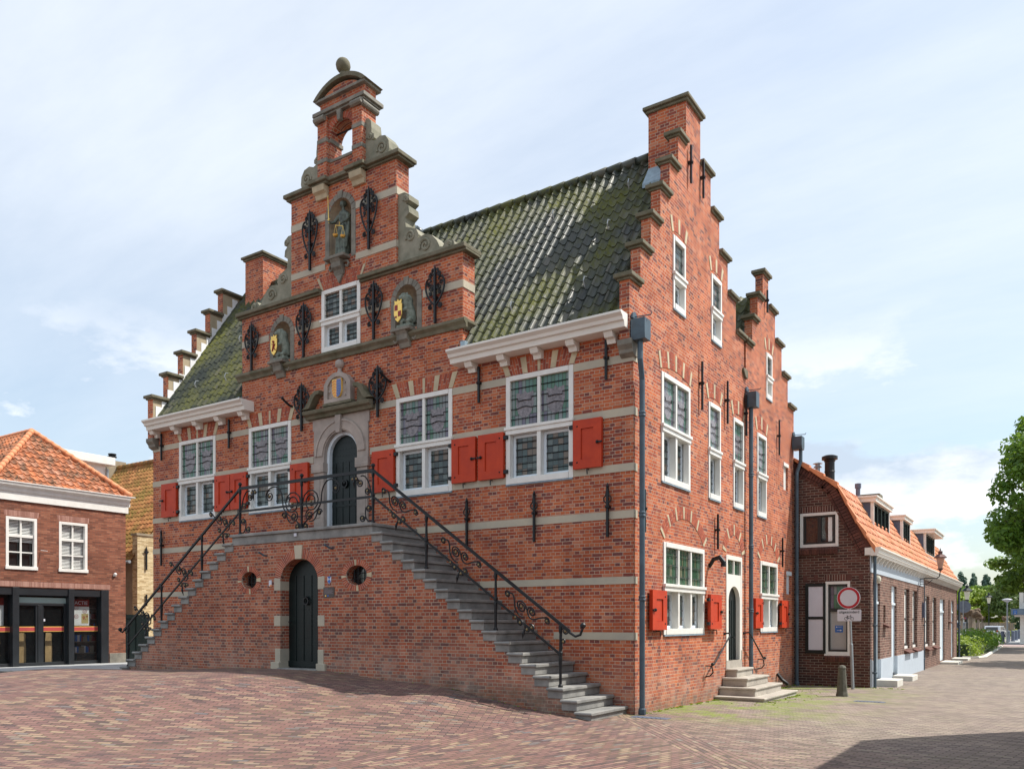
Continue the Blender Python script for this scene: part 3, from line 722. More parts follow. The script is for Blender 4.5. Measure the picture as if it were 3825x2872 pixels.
# shutters
def shutter(F,u0,u1,z0,z1,hinge,d=.03,parent=None,label=None):
    mb=MB(F); t=.055
    a=.13*(u1-u0)/.65+.02
    i0,i1,k0,k1=u0+a+.03,u1-a-.03,z0+.17,z1-.17
    mb.slab(rect(u0,u1,z0,z1),[rect(i0,i1,k0,k1)],d,d+t); mb.box(i0,i1,d+.004,d+t-.022,k0,k1)
    mb.prism(rect(u0+.0,u1-.0,z0,z1),d-.02,d-.003)
    o=mb.build('shutter','red',parent or hall,bevel=.007)
    if label: o['label']=label
    ir=MB(F); h=u1 if hinge=='r' else u0; e=u0 if hinge=='r' else u1; s=1 if hinge=='r' else -1
    for z in (z0+.12,z1-.12): ir.box(min(h,h+s*.09),max(h,h+s*.09),d-.01,d+.05,z-.035,z+.035); ir.ball((h-s*.09,d+t,z),.018,6)
    cz=(z0+z1)/2; ir.box(min(e-s*.02,e+s*.09),max(e-s*.02,e+s*.09),d+t,d+t+.03,cz-.015,cz+.015); ir.ball((e+s*.08,d+t+.02,cz),.035,6)
    ir.tube([((u0+u1)/2,d-.03,z0-.02),((u0+u1)/2,d+.06,z0-.03),((u0+u1)/2+.01,d+.06,z0-.12)],.013,5)
    ir.build('shutter_hinge','iron',o,split=True)
    return o
ZS=(4.64,5.57)
for u0,u1,h in ((-14.43,-13.76,'r'),(-12.08,-11.46,'l'),(-11.43,-10.81,'r'),(-9.16,-8.54,'l'),(-6.45,-5.80,'r'),(-4.17,-3.55,'l'),(-3.48,-2.85,'r'),(-1.23,-.62,'l')):
    shutter(FRONT,u0,u1,*ZS,h)
shutter(SIDE,.64,1.33,1.56,2.33,'r',.05); shutter(SIDE,3.66,4.38,1.56,2.33,'l',.10); shutter(SIDE,7.10,7.74,1.56,2.33,'r',.05); shutter(SIDE,9.42,10.12,1.56,2.33,'l',.08)
# side door
mb=MB(SIDE)
mb.box(5.10,5.19,-.30,.02,.80,3.31); mb.box(6.18,6.27,-.30,.02,.80,3.31); mb.box(5.19,6.18,-.12,.025,3.20,3.31); 
mb.slab(rect(5.19,6.18,.80,2.86),[archpoly(5.685,.42,.70,2.22,.36,12)],-.09,.012); mb.box(5.66,5.71,-.1,.01,2.86,3.20)
fr=mb.build('door_frame','whitec',hall,bevel=.006)
mb=MB(SIDE); mb.box(5.19,5.66,-.06,-.03,2.86,3.20); mb.box(5.71,6.18,-.06,-.03,2.86,3.20); mb.build('fanlight','greeng',fr,split=True)
mb=MB(SIDE); mb.prism(archpoly(5.685,.44,.64,2.22,.38,12),-.15,-.10)
for k in range(5): mb.box(5.28+k*.175,5.30+k*.175,-.10,-.088,.66,2.25)
dr=mb.build('door','green',hall); 
mb=MB(SIDE); mb.ring(5.50,1.95,.05,.075,-.09,-.05,14); mb.tube([(5.85,-.10,1.35),(5.85,-.04,1.35),(5.77,-.03,1.33)],.016,5); mb.build('door_knocker','iron',dr)
mb=MB(SIDE); mb.box(5.10,6.27,-.3,.015,.60,.80); mb.box(6.18,6.272,-.30,.022,.8,1.02); mb.build('threshold','step2',hall)
# drain pipes
def pipe(y,ztop,zbot,x=.13,off=None,coll=(5.5,3.6,2.1),hop=.135):
    mb=MB(IDENT); r=.052
    pts=[(x,y,zbot)]
    if off: pts+=[(x,y,ztop-.9),(x+off[0],y+off[1],ztop-.55),(x+off[0],y+off[1],ztop-.2)]
    else: pts+=[(x,y,ztop-.2)]
    mb.tube(pts,r,10)
    for z in coll: 
        if z<ztop-.9: mb.lathe([(r+.004,z-.05),(r+.016,z-.04),(r+.016,z-.02),(r+.006,z),(r+.016,z+.02),(r+.016,z+.04),(r+.004,z+.05)],x,y,10)
    mb.lathe([(r+.004,zbot),(r+.02,zbot+.01),(r+.02,zbot+.10),(r+.004,zbot+.13)],x,y,10)
    o=mb.build('drainpipe','pipe',hall,smooth=False)
    cx,cy=(x+(off[0] if off else 0),y+(off[1] if off else 0))
    mb=MB(IDENT); mb.prism([(cy-.12,ztop-.22),(cy+.12,ztop-.22),(cy+hop,ztop-.12),(cy+hop,ztop+.16),(cy-hop,ztop+.16),(cy-hop,ztop-.12)],.02,.30,'dz')
    mb.prism(arcpts(cy,ztop+.2,.11,.13,0,180,8),.01,.05,'dz'); mb.tube([(.02,cy,ztop+.24),(.36,cy,ztop+.22),(.38,cy,ztop+.26)],.012,5)
    mb.build('rainwater_hopper','pipe',o,bevel=.01)
pipe(.10,7.08,gz(.1,0),coll=(5.55,3.7,2.15),off=(.02,-.13)); pipe(6.62,7.30,gz(.1,6.6)-.02,coll=(5.4,3.6,2.0)); pipe(11.0,7.02,-.16,coll=(4.6,2.6),off=(.10,.05),hop=.16)
# wall anchors
def bar_anchor(F,u,z0,z1,fancy=False,w=.045):
    mb=MB(F); mb.box(u-w/2,u+w/2,.045,.085,z0,z1); zm=z1-(z1-z0)*(.45 if not fancy else .38)
    mb.box(u-w*.9,u+w*.9,.0,.10,zm-.025,zm+.025); mb.ball((u,.09,zm),.03,6)
    if fancy:
        mb.lathe([(.004,z1+.10),(.035,z1+.03),(.015,z1-.03),(.02,z1-.05)][::-1],u,.065,6)
        for s in (-1,1): mb.tube([(u+s*a,.07,z) for a,z in ((.02,z1-.28),(.07,z1-.24),(.075,z1-.18),(.03,z1-.13),(.02,z1-.05))],.014,5)
    mb.build('wall_anchor','iron',hall)
for u in (-3.47,-.53,2*C0+3.47,2*C0+.53): bar_anchor(FRONT,u,6.25,7.0)
for u in (-3.78,-2.12,-.50,-14.46): bar_anchor(FRONT,u,3.3,4.22,True)
for u,a,b in ((3.38,6.35,7.40),(5.05,6.38,7.38),(6.45,6.36,7.38),(9.40,6.38,7.36),(.36,3.4,4.2),(4.38,3.38,4.18),(9.72,3.27,4.1),(2.72,11.0,11.8),(3.45,11.0,11.82),(8.25,10.0,10.6)): bar_anchor(SIDE,u,a,b)
def scroll_anchor(u,z0,z1):
    mb=MB(FRONT); d=.075; mb.box(u-.025,u+.025,.05,.10,z0,z1-.12); mb.lathe([(.026,z1-.14),(.034,z1-.08),(.003,z1+.02)],u,d,6)
    mb.box(u-.035,u+.035,.0,.11,z0+(z1-z0)*.42,z0+(z1-z0)*.42+.06)
    zc=z1-.42; r=.0175
    T=lambda pts,rr=r: mb.tube([(u+a,d+c,b) for a,c,b in pts],rr,5)
    for s in (-1,1):
        m=lambda pts:[(s*a,c,b) for a,c,b in pts]
        T(m(bez((.03,z0+.40),(.12,z0+.48),(.29,zc-.14),(.25,zc+.07),10)),.022); T(m(bez((.25,zc+.07),(.22,zc+.20),(.11,zc+.19),(.10,zc+.10),6)),.022)
        T(m(spiral(.105,zc-.05,.072,1.5,90,1)));T(m(spiral(.17,zc+.04,.052,1.3,0,1,12))); T(m(spiral(.06,zc+.33,.035,1.2,-90,1,10))); T(m(spiral(.13,zc-.17,.045,1.3,30,1,12))); T(m(spiral(.10,zc+.24,.06,1.5,-90,1,14)))
        T(m(spiral(.13,z0+.36,.06,1.5,120,-1,14)))
    mb.build('scroll_anchor','iron',hall)
for u,a,b in ((-8.47,10.17,11.62),(-6.55,10.2,11.63),(-10.6,8.12,9.33),(-8.69,8.12,9.44),(-6.40,8.12,9.44),(-4.62,8.13,9.36),(-8.76,6.34,7.51),(-6.28,6.34,7.51)): scroll_anchor(u,a,b)
# niches
for c,hw,z0,zs in NI:
    mb=MB(FRONT); n=10
    prof=[(c+hw*math.cos(math.pi*k/n),-.34*math.sin(math.pi*k/n)) for k in range(n+1)]
    for k in range(n):
        (a,d0),(b,d1)=prof[k],prof[k+1]; mb.quad((a,d0,z0),(b,d1,z0),(b,d1,zs),(a,d0,zs))
    L=6
    for j in range(L):
        for k in range(n):
            f0,f1=R(90*j/L),R(90*(j+1)/L)
            P=lambda k,f:(c+hw*math.cos(math.pi*k/n)*math.cos(f),-.34*math.sin(math.pi*k/n)*math.cos(f)-.0,zs+hw*math.sin(f))
            mb.quad(P(k,f0),P(k+1,f0),P(k+1,f1),P(k,f1))
    mb.box(c-hw,c+hw,-.35,-.005,z0-.04,z0+.005)
    mb.build('niche','niche',hall,recalc=False)
    mb=MB(FRONT); w=.135
    mb.box(c-hw-w,c-hw,-.1,.014,z0-.06,zs); mb.box(c+hw,c+hw+w,-.1,.014,z0-.06,zs)
    for z in (z0+(zs-z0)*.35,z0+(zs-z0)*.7): pass
    for k in range(9):
        a0,a1=180*k/9+.8,180*(k+1)/9-.8
        mb.prism(arcpts(c,zs,hw,hw,a0,a1,3)+arcpts(c,zs,hw+w+(.04 if k==4 else 0),hw+w+(.04 if k==4 else 0),a0,a1,3)[::-1],-.1,.014+(.01 if k==4 else 0))
    mb.build('niche_surround','stone',hall,bevel=.005)
    mb=MB(FRONT); zt=z0-.03
    mb.box(c-hw+.04,c+hw-.04,-.02,.24,zt-.07,zt); 
    mb.prism([(.0,zt-.40),(.05,zt-.40),(.09,zt-.30),(.16,zt-.25),(.17,zt-.14),(.22,zt-.07),(.0,zt-.07)],c-.15,c+.15,'dz')
    for s in (-1,1): mb.tube([(c+s*(.15+a),.05,z) for a,z in ((0,zt-.12),(.12,zt-.13),(.17,zt-.20),(.12,zt-.26),(.06,zt-.22))],.03,6)
    if hw>.33: mb.prism([(c-.12,zt-.40),(c+.12,zt-.40),(c,zt-.6)],.002,.06)
    mb.build('statue_corbel','stone',hall,bevel=.01)
# portal
mb=MB(FRONT)
zs=5.66
for s in (-1,1):
    a,b=C0+s*.54,C0+s*.87; mb.box(min(a,b),max(a,b),-.20,.05,3.76,5.28); mb.box(min(C0+s*.66,C0+s*.82),max(C0+s*.66,C0+s*.82),.05,.062,4.2,5.2)
    a,b=C0+s*.515,C0+s*.92; mb.box(min(a,b),max(a,b),-.18,.09,5.28,5.50); mb.box(min(C0+s*.535,C0+s*.905),max(C0+s*.535,C0+s*.905),-.17,.095,5.32,5.36)
o=[(C0-.88,5.50),(C0-.88,6.30),(C0-.92,6.30),(C0-.92,6.56),(C0+.92,6.56),(C0+.92,6.30),(C0+.88,6.30),(C0+.88,5.50),(C0+.54,5.50)]+arcpts(C0,zs,.54,.54,0,180,18)+[(C0-.54,5.50)]
mb.prism(o,-.20,.04)
mb.ring(C0,zs,.60,.645,.04,.065,32) if False else mb.prism(arcpts(C0,zs,.57,.57,0,180,18)+arcpts(C0,zs,.82,.82,0,180,18)[::-1],.041,.065)
mb.prism(arcpts(C0,zs,.76,.76,0,180,18)+arcpts(C0,zs,.81,.81,0,180,18)[::-1],.066,.085)
mb.prism([(C0-.06,6.14),(C0+.06,6.14),(C0+.09,6.555),(C0-.09,6.555)],.041,.13)
pt=mb.build('portal','portal',hall,bevel=.008)
mb=MB(FRONT); mb.prism([(.0,6.56),(.12,6.56),(.14,6.63),(.22,6.66),(.24,6.74),(.0,6.80)],C0-1.08,C0+1.08,'dz')
mb.prism([(C0-.48,6.79),(C0+.48,6.79),(C0+.46,6.86),(C0-.46,6.86)],.0,.16)
for s in (-1,1):
    S=[(1.15,6.80),(1.02,6.86),(.92,6.98),(.82,7.13),(.68,7.20),(.54,7.20)]; I=[(.56,7.11),(.66,7.10),(.74,7.02),(.82,6.90),(.90,6.80)]
    mb.prism([(C0+s*x,z) for x,z in S+I],.0,.20); mb.prism([(C0+s*x,z) for x,z in ((.54,7.1),(.66,7.08),(.82,6.88),(.86,6.80),(.54,6.80))],.0,.05) if s>0 else None
mb.build('pediment','mossy',pt,bevel=.01)
mb=MB(FRONT); tb=[(C0-.43,6.86),(C0+.43,6.86),(C0+.43,7.30)]+arcpts(C0,7.22,.42,.32,20,160,10)+[(C0-.43,7.30)]
mb.prism(tb,.0,.10); mb.slab([(C0+(x-C0)*1.0,z) for x,z in tb],[[(C0+(x-C0)*.72,7.17+(z-7.17)*.74) for x,z in tb]],.1,.15); mb.ball((C0,.05,7.75),.115,12); mb.lathe([(.09,7.53),(.05,7.60),(.045,7.66)],C0,.05,10)
for s in (-1,1):
    for a,b in ((.22,7.28),(.27,7.12),(.24,6.98),(.13,7.40)): mb.ball((C0+s*a,.10,b),.035,6)
mb.build('arms_tablet','portal',pt)
# painted shield (plain field of chevrons and lozenges)
cz=7.16; hw=.15; hh=.22
shp=lambda t:hw*(1-.0*t) if t>-.1 else hw*math.sqrt(max(0,1-((t+.1)/.9)**2))
mb=MB(FRONT); pol=[(C0-hw,cz+hh)]+[(C0-shp(t),cz+hh*t) for t in (.5,0,-.3,-.6,-.85)]+[(C0,cz-hh)]+[(C0+shp(t),cz+hh*t) for t in (-.85,-.6,-.3,0,.5)]+[(C0+hw,cz+hh)]
mb.mi=0; mb.prism(pol,.10,.155)
def clipx(z): return shp((z-cz)/hh)*.96
for k in range(6):
    z=cz+hh-.03-k*.066
    if clipx(z-.03)<.03: continue
    w=clipx(z-.03)
    mb.mi=1; mb.prism([(C0-w,z-.05),(C0-w,z-.02),(C0-w/2,z+.012),(C0-.004,z-.02),(C0-.004,z-.05),(C0-w/2,z-.018)],.156,.160)
mb.mi=2; mb.prism([(C0+.002,cz+hh-.01),(C0+hw-.008,cz+hh-.01)]+[(C0+shp(t)*.95,cz+hh*t) for t in (.5,0,-.3,-.6,-.85)]+[(C0+.002,cz-hh+.02)],.156,.159)
mb.mi=0
for k in range(4):
    for j in range(7):
        x=C0+.02+k*.036+(.018 if j%2 else 0); z=cz+hh-.04-j*.055
        if x-C0+.016<clipx(z-.02): mb.prism([(x-.012,z-.022),(x+.004,z+.004),(x+.012,z+.026),(x-.004,z)],.1595,.1625)
mb.build('painted_shield',['goldp','orangep','bluep'],pt)
# main door
mb=MB(FRONT); mb.prism(archpoly(C0,.56,3.76,zs,.56,18),-.22,-.16)
mb.slab(archpoly(C0,.595,3.762,zs,.595,18),[archpoly(C0,.52,3.70,zs,.52,18)],-.30,-.20) if False else None
o=[(C0+.538,3.762)]+arcpts(C0,zs,.538,.538,0,180,18)+[(C0-.538,3.762),(C0-.46,3.762)]+arcpts(C0,zs,.46,.46,180,0,18)+[(C0+.46,3.762)]
mb2=MB(FRONT); mb2.prism(o,-.158,-.06); mb2.build('door_frame','sash',hall)
for k in range(4): mb.box(C0-.33+k*.21,C0-.315+k*.21,-.16,-.148,3.8,5.5)
mb.box(C0-.45,C0+.45,-.16,-.145,4.45,4.50)
dr=mb.build('door','green',hall)
mb=MB(FRONT)
for z in (5.2,5.35,5.5,5.65,5.8,5.95):
    for k in range(9): mb.ball((C0-.36+k*.09,-.158,z),.009,4)
mb.ring(C0-.02,4.98,.07,.10,-.15,-.11,14); mb.ball((C0-.02,-.13,5.0),.045,8); mb.build('door_ironwork','iron',dr)
# small wall fittings
for u,z in ((-9.15,7.0),(-5.95,7.1)):
    mb=MB(FRONT); mb.tube([(u,0,z),(u,.12,z+.02),(u-.03,.30,z+.14)],.028,6); mb.ball((u-.03,.30,z+.15),.04,6); mb.build('flag_holder','iron',hall)
mb=MB(SIDE); mb.tube([(3.98,.0,2.95),(3.98,.10,3.12),(3.98,.25,3.16),(3.98,.33,3.05),(3.98,.33,2.95)],[.04,.05,.06,.06,.065],8); mb.build('wall_light','iron',hall)
mb=MB(SIDE); mb.tube([(9.35,.02,.28),(9.35,.15,.12),(9.35,.32,-.02)],.05,7); mb.build('waste_pipe','iron',hall)
# side door hand rails
for s in (-1,1):
    y=5.685+s*.72; mb=MB(SIDE)
    mb.tube([(y,0,1.44),(y,.14,1.46),(y+s*.06,.17,1.40),(y+s*1.12,.17,.78),(y+s*1.22,.17,.76)],.019,7); mb.ball((y+s*1.24,.17,.78),.04,8)
    mb.tube([(y+s*1.2,0,.74),(y+s*1.2,.14,.74),(y+s*1.2,.17,.60),(y+s*1.2,.10,.52),(y+s*1.2,0,.50)],.016,6); mb.ball((y,.01,1.44),.035,6)
    mb.build('handrail','iron',hall)
# cellar-level grille bands etc.
# ------------------------------------------------------------------ statues
def scaled(fn,c,s):
    def F(mb): mb.F=lambda u,d,z:(c[0]+u*s,c[1]-d*s,c[2]+z*s); fn(mb)
    return F
jl=(C0-.02,.10,10.28)
jus=thing('statue','green bronze robed woman holding a gilt sword and scales in the top niche','statue',jl)
def justice(mb):
    mb.lathe([(.19,0),(.20,.04),(.20,.07)],0,0,12,1,.8)
    mb.lathe([(.17,.05),(.18,.2),(.165,.4),(.15,.6),(.13,.75),(.115,.84),(.135,.95),(.15,1.03),(.12,1.10),(.05,1.14)],0,0,14,1,.72)
    for a,x in ((0,-.1),(1,-.03),(2,.05),(3,.11)): mb.tube([(x*1.3,.11,.06),(x*1.1,.12,.4),(x*.6,.09,.78)],[.035,.03,.015],6)
    mb.tube([(0,.01,1.08),(0,.015,1.19)],[.045,.04],8); mb.ball((-.01,.03,1.27),.072,10,.9,1,1.25); mb.ball((.0,-.01,1.30),.075,8)
    mb.tube([(-.14,.02,1.03),(-.22,.08,.88),(-.24,.20,.82)],[.05,.042,.03],8); mb.ball((-.245,.23,.84),.035,6)
    mb.tube([(.14,.02,1.03),(.20,.08,.86),(.13,.2,.74)],[.052,.045,.03],8); mb.ball((.12,.22,.72),.035,6)
    mb.tube([(.17,.0,1.0),(.18,.05,.6),(.15,.08,.2)],[.05,.06,.03],6)
fused('body',scaled(justice,jl,1.0),'bronze',jus)
mb=MB(lambda u,d,z:(jl[0]+u,jl[1]-d,jl[2]+z)); mb.prism([(-.262,.90),(-.238,.90),(-.275,1.46),(-.285,1.46)],.235,.245); mb.box(-.29,-.20,.23,.25,.885,.9); mb.tube([(-.245,.24,.80),(-.247,.24,.89)],.012,6); mb.build('sword','gold',jus)
mb=MB(lambda u,d,z:(jl[0]+u,jl[1]-d,jl[2]+z)); mb.tube([(.0,.27,.68),(.24,.27,.60)],.010,5); mb.tube([(.12,.25,.74),(.12,.27,.63)],.008,5)
for x,z in ((.0,.68),(.24,.60)):
    for s in (-1,1): mb.tube([(x,.27,z),(x+s*.06,.27,z-.22)],.004,4)
    mb.lathe([(.01,z-.275),(.05,z-.26),(.068,z-.22)],x,.27,10)
mb.build('scales','gold',jus)
def lion(mb):
    mb.box(-.20,.20,-.16,.16,0,.07)
    mb.tube([(.08,-.05,.12),(.07,-.03,.35),(.02,.02,.52),(-.01,.06,.60)],[.12,.12,.13,.11],10)
    mb.ball((-.02,.09,.68),.105,10,1,1,1.05); mb.ball((-.035,.19,.65),.055,8); mb.ball((-.08,.07,.77),.028,6); mb.ball((.05,.07,.77),.028,6); mb.ball((.01,.02,.63),.14,8)
    mb.tube([(.10,0,.14),(.14,.10,.16),(.12,.18,.09)],[.085,.06,.04],8); mb.tube([(-.02,0,.14),(-.05,.12,.16),(-.05,.18,.09)],[.07,.06,.04],8)
    mb.tube([(.06,.04,.48),(.04,.13,.40),(-.03,.17,.36)],[.05,.045,.04],8); mb.tube([(-.08,.05,.48),(-.11,.13,.45),(-.12,.17,.42)],[.05,.045,.04],8)
    mb.tube([(.13,-.08,.12),(.19,-.05,.2),(.17,-.05,.34)],[.025,.02,.03],6)
for (c,lab,q) in ((NI[0],'stone lion with a gilt shield bearing a red beast, in the left niche',0),(NI[1],'stone lion with a red and gold quartered shield, in the right niche',1)):
    l=(c[0]+.02,.02,c[2]); root=thing('lion_statue',lab,'statue',l,'lion statues in the side niches')
    fused('body',scaled(lion,l,.98),'lion',root)
    mb=MB(lambda u,d,z:(l[0]+u,l[1]-d,l[2]+z)); w=.115; cx=-.09
    mb.prism([(cx-w,.50),(cx+w,.50),(cx+w,.28),(cx+w*.6,.16),(cx,.10),(cx-w*.6,.16),(cx-w,.28)],.20,.225)
    mb.prism([(cx-w*.8,.50),(cx-w*.9,.59),(cx-w*.3,.56),(cx,.61),(cx+w*.3,.56),(cx+w*.9,.59),(cx+w*.8,.50)],.20,.225)
    s=mb.build('shield','gold',root,bevel=.004)
    mb=MB(lambda u,d,z:(l[0]+u,l[1]-d,l[2]+z))
    if q==0:
        mb.tube([(cx-.05,.23,.20),(cx-.01,.23,.30),(cx+.03,.23,.38)],[.014,.024,.03],6); mb.ball((cx-.01,.23,.43),.032,6); mb.tube([(cx,.23,.36),(cx-.06,.23,.38)],.013,5); mb.tube([(cx,.23,.30),(cx+.06,.23,.22)],.013,5)
    else:
        mb.prism(rect(cx-w+.02,cx-.005,.36,.48),.2255,.229); mb.prism(rect(cx+.005,cx+w-.02,.22,.34),.2255,.229); mb.prism(rect(cx-w+.03,cx-.03,.20,.24),.2255,.229)
    mb.build('shield_charge','redp',s)
# ------------------------------------------------------------------ EXTERIOR STAIRCASE
stc=thing('exterior_staircase','double flight of grey steps with iron railing before the town hall','staircase',(-7.43,-.7,.4))
YS=-1.38
RX=[-.10-.2815*i for i in range(19)]; RZ=[.16+.1995*i for i in range(19)]
LX=[-14.20+.2826*i for i in range(17)]; LZ=[.545+.2009*i for i in range(17)]
poly=[(RX[0]-.05,-.3)]
for i in range(18): poly+=[(RX[i]-.05,RZ[i]-.195),(RX[i+1]-.05,RZ[i]-.195)]
poly+=[(RX[18]-.05,3.50),(LX[16]+.05,3.50)]
for i in range(15,-1,-1): poly+=[(LX[i+1]+.05,LZ[i]-.195),(LX[i]+.05,LZ[i]-.195)]
poly+=[(LX[0]+.05,-.1)]
q=[]
for p_ in poly:
    if not q or abs(p_[0]-q[-1][0])+abs(p_[1]-q[-1][1])>1e-5: q.append(p_)
CD=-7.40; FS=frontF(YS)
dh=[(CD+.60,.66)]+arcpts(CD,2.60,.60,.52,0,180,18)+[(CD-.60,.66)]
EL=[(-9.06,2.68,.27,.20),(-5.66,2.69,.30,.21)]
holes=[dh]+[[(c+a*math.cos(2*math.pi*k/28),z+b*math.sin(2*math.pi*k/28)) for k in range(28)] for c,z,a,b in EL]
mb=MB(FS); mb.slab(q,holes,-.62,0); mb.build('wall','brick_stair',stc)
mb=MB(IDENT)
for i in range(18):
    mb.box(RX[i]-.6,RX[i]-.07,-.76,-.002,RZ[i]-.4,RZ[i]-.196)
mb.build('wall','brick_stair',stc)
def step(xn,z,s,w,d=.0):
    mb=MB(IDENT); y0=-1.43
    a,b=xn-s*.035,xn-s*.34; mb.box(min(a,b),max(a,b),y0+.025,-.002,z-.195,z-.06)
    a,b=xn,xn-s*.345
    prof=[(y0-.02,z-.055),(y0-.035,z-.03),(y0-.02,z),(-.002,z),(-.002,z-.06),(y0,z-.06)]
    mb.prism(prof,min(a,b),max(a,b),'dz')
    return mb
for i in range(18): step(RX[i],RZ[i],1,0).build('step','step',stc,bevel=.012)
for i in range(16): step(LX[i],LZ[i],-1,0).build('step','step',stc,bevel=.012)
mb=MB(IDENT); mb.box(LX[16]+.035,RX[18]-.035,-1.405,-.002,3.50,3.69); mb.box(LX[16],RX[18],-1.46,-.002,3.69,3.755); mb.build('landing','step',stc,bevel=.015)
# door
arch(FS,lambda t:(CD-.60*math.cos(math.pi*t),2.60+.52*math.sin(math.pi*t)),lambda t:(CD-.79*math.cos(math.pi*t),2.60+.73*math.sin(math.pi*t)),43,[],'arch_ring',stc,split=False,gap=.12)
mb=MB(FS)
mb.prism([(CD-.10,3.10),(CD+.10,3.10),(CD+.13,3.40),(CD-.13,3.40)],-.5,.03)
for s in (-1,1):
    for z0,z1,w in ((2.42,2.70,.20),(1.62,1.86,.20),(.80,1.12,.17)):
        a,b=CD+s*.597,CD+s*(.60+w); mb.box(min(a,b),max(a,b),-.50,.012,z0,z1)
    a,b=CD+s*.59,CD+s*.86; mb.box(min(a,b),max(a,b),-.50,.06,.55,.82)
mb.build('quoin_stone','band',stc,bevel=.01,split=True)
mb=MB(FS); mb.prism([(CD+.62,.62)]+arcpts(CD,2.60,.62,.54,0,180,18)+[(CD-.62,.62)],-.31,-.25)
for k in range(4): mb.box(CD-.38+k*.25,CD-.355+k*.25,-.25,-.235,.8,2.75)
mb.box(CD-.6,CD+.6,-.25,-.22,.72,.84)
dr=mb.build('door','green',stc)
mb=MB(FS); mb.ring(CD,2.18,.06,.09,-.23,-.19,14); mb.ball((CD,-.21,2.26),.035,8)
for z in (1.2,1.35,1.7,2.0): 
    for k in range(10): mb.ball((CD-.5+k*.11,-.248,z),.008,4)
mb.tube([(CD-.52,-.24,1.72),(CD-.52,-.17,1.72),(CD-.44,-.16,1.70)],.013,5); mb.build('door_ironwork','iron',dr)
mb=MB(FS); mb.box(CD-.62,CD+.62,-.55,.09,.50,.69); mb.build('threshold','step',stc,bevel=.01)
for c,z,a,b in EL:
    arch(FS,lambda t:(c+a*math.cos(2*math.pi*t),z+b*math.sin(2*math.pi*t)),lambda t:(c+(a+.13)*math.cos(2*math.pi*t),z+(b+.12)*math.sin(2*math.pi*t)),40,[0,10,20,30,39],'oval_surround',stc,split=False,gap=.1)
    mb=MB(FS); mb.disc(c,z,a+.02,b+.02,-.30,-.20); w=mb.build('oval_window','glass',stc)
    mb=MB(FS)
    for k in range(-2,3): mb.tube([(c+k*.11,-.16,z-b*math.sqrt(max(0,1-(k*.11/a)**2))),(c+k*.11,-.16,z+b*math.sqrt(max(0,1-(k*.11/a)**2)))],.009,5)
    for k in (-.06,.06): mb.tube([(c-a,-.16,z+k),(c+a,-.16,z+k)],.008,5)
    mb.build('window_bars','iron',w)
# plaques
mb=MB(FS); mb.prism([(-8.37,2.52),(-8.28,2.52),(-8.28,2.66),(-8.37,2.66)],.003,.015); mb.mi=1; mb.prism([(-8.37,2.52),(-8.28,2.52),(-8.28,2.57)],.016,.018); mb.build('wall_plate',['signw','orangep'],stc)
mb=MB(FS); cx=-6.45; zc=2.62
mb.prism([(cx-.055,zc+.07),(cx+.055,zc+.07),(cx+.055,zc-.04),(cx,zc-.10),(cx-.055,zc-.04)],.003,.012)
mb.mi=1; mb.prism([(cx-.055,zc+.07),(cx+.055,zc+.07),(cx,zc+.01)],.013,.015); mb.prism([(cx-.05,zc-.035),(cx,zc+.01),(cx+.05,zc-.035),(cx,zc-.09)],.013,.015)
mb.build('wall_plate',['signw','bluep'],stc)
mb=MB(FS); mb.box(-6.62,-6.30,.003,.018,2.24,2.46); pl=mb.build('information_plaque',simple('plaque_brown',(.06,.045,.04),.4),stc)
mb=MB(FS)
for k in range(5): mb.box(-6.59,-6.59+(.11 if k==0 else .26-.03*(k%2)),.0185,.0195,2.425-k*.026,2.432-k*.026)
mb.build('plaque_text',simple('plaque_text',(.25,.2,.22),.5),pl)
mb=MB(FS); mb.mi=0; mb.box(-6.57,-6.53,.0185,.020,2.26,2.29); mb.mi=1; mb.box(-6.50,-6.46,.0185,.020,2.26,2.29); mb.build('plaque_logo',['goldp','bluep'],pl)
MB(FS).box(-7.50,-7.42,.04,.055,3.60,3.67).build('junction_box','signw',stc)
for u,z in ((-8.45,3.22),(-6.35,3.28)):
    mb=MB(FS); mb.tube([(u,0,z),(u,.08,z-.0),(u-.05,.20,z+.07)],.022,6); mb.build('flag_holder','pipe',stc)
# railing
rl=-1.30; RF=frontF(rl)
mb=MB(IDENT)
def rail(pts,w=.045,h=.05): 
    for (a,b) in zip(pts,pts[1:]):
        mb.prism([(a[0],a[1]-h/2),(b[0],b[1]-h/2),(b[0],b[1]+h/2),(a[0],a[1]+h/2)],rl-w/2,rl+w/2)
        mb.prism([(a[0],a[1]+h/2),(b[0],b[1]+h/2),(b[0],b[1]+h/2+.018),(a[0],a[1]+h/2+.018)],rl-w*.28,rl+w*.28)
sr=.1995/.2815; slf=.2009/.2826
rail([(-14.24,1.50),(-9.49,4.84)]); rail([(-9.49,4.84),(-5.27,4.84)]); rail([(-5.27,4.84),(-.60,4.84-4.67*sr)])
rail([(-14.04,1.11),(-9.49,4.30)],.03,.032); rail([(-9.49,4.30),(-5.27,4.30)],.03,.032); rail([(-5.27,4.30),(-.80,4.30-4.47*sr)],.03,.032)
z=4.84-4.67*sr
mb.tube([(-.62,rl,z),(-.50,rl,z-.07),(-.40,rl,z-.04),(-.36,rl,z+.06)],.024,7); mb.ball((-.35,rl,z+.12),.055,8)
mb.tube([(-14.2,rl,1.53),(-14.32,rl,1.44),(-14.40,rl,1.47)],.022,7); mb.ball((-14.42,rl,1.52),.055,8)
rg=mb.build('railing','iron',stc)
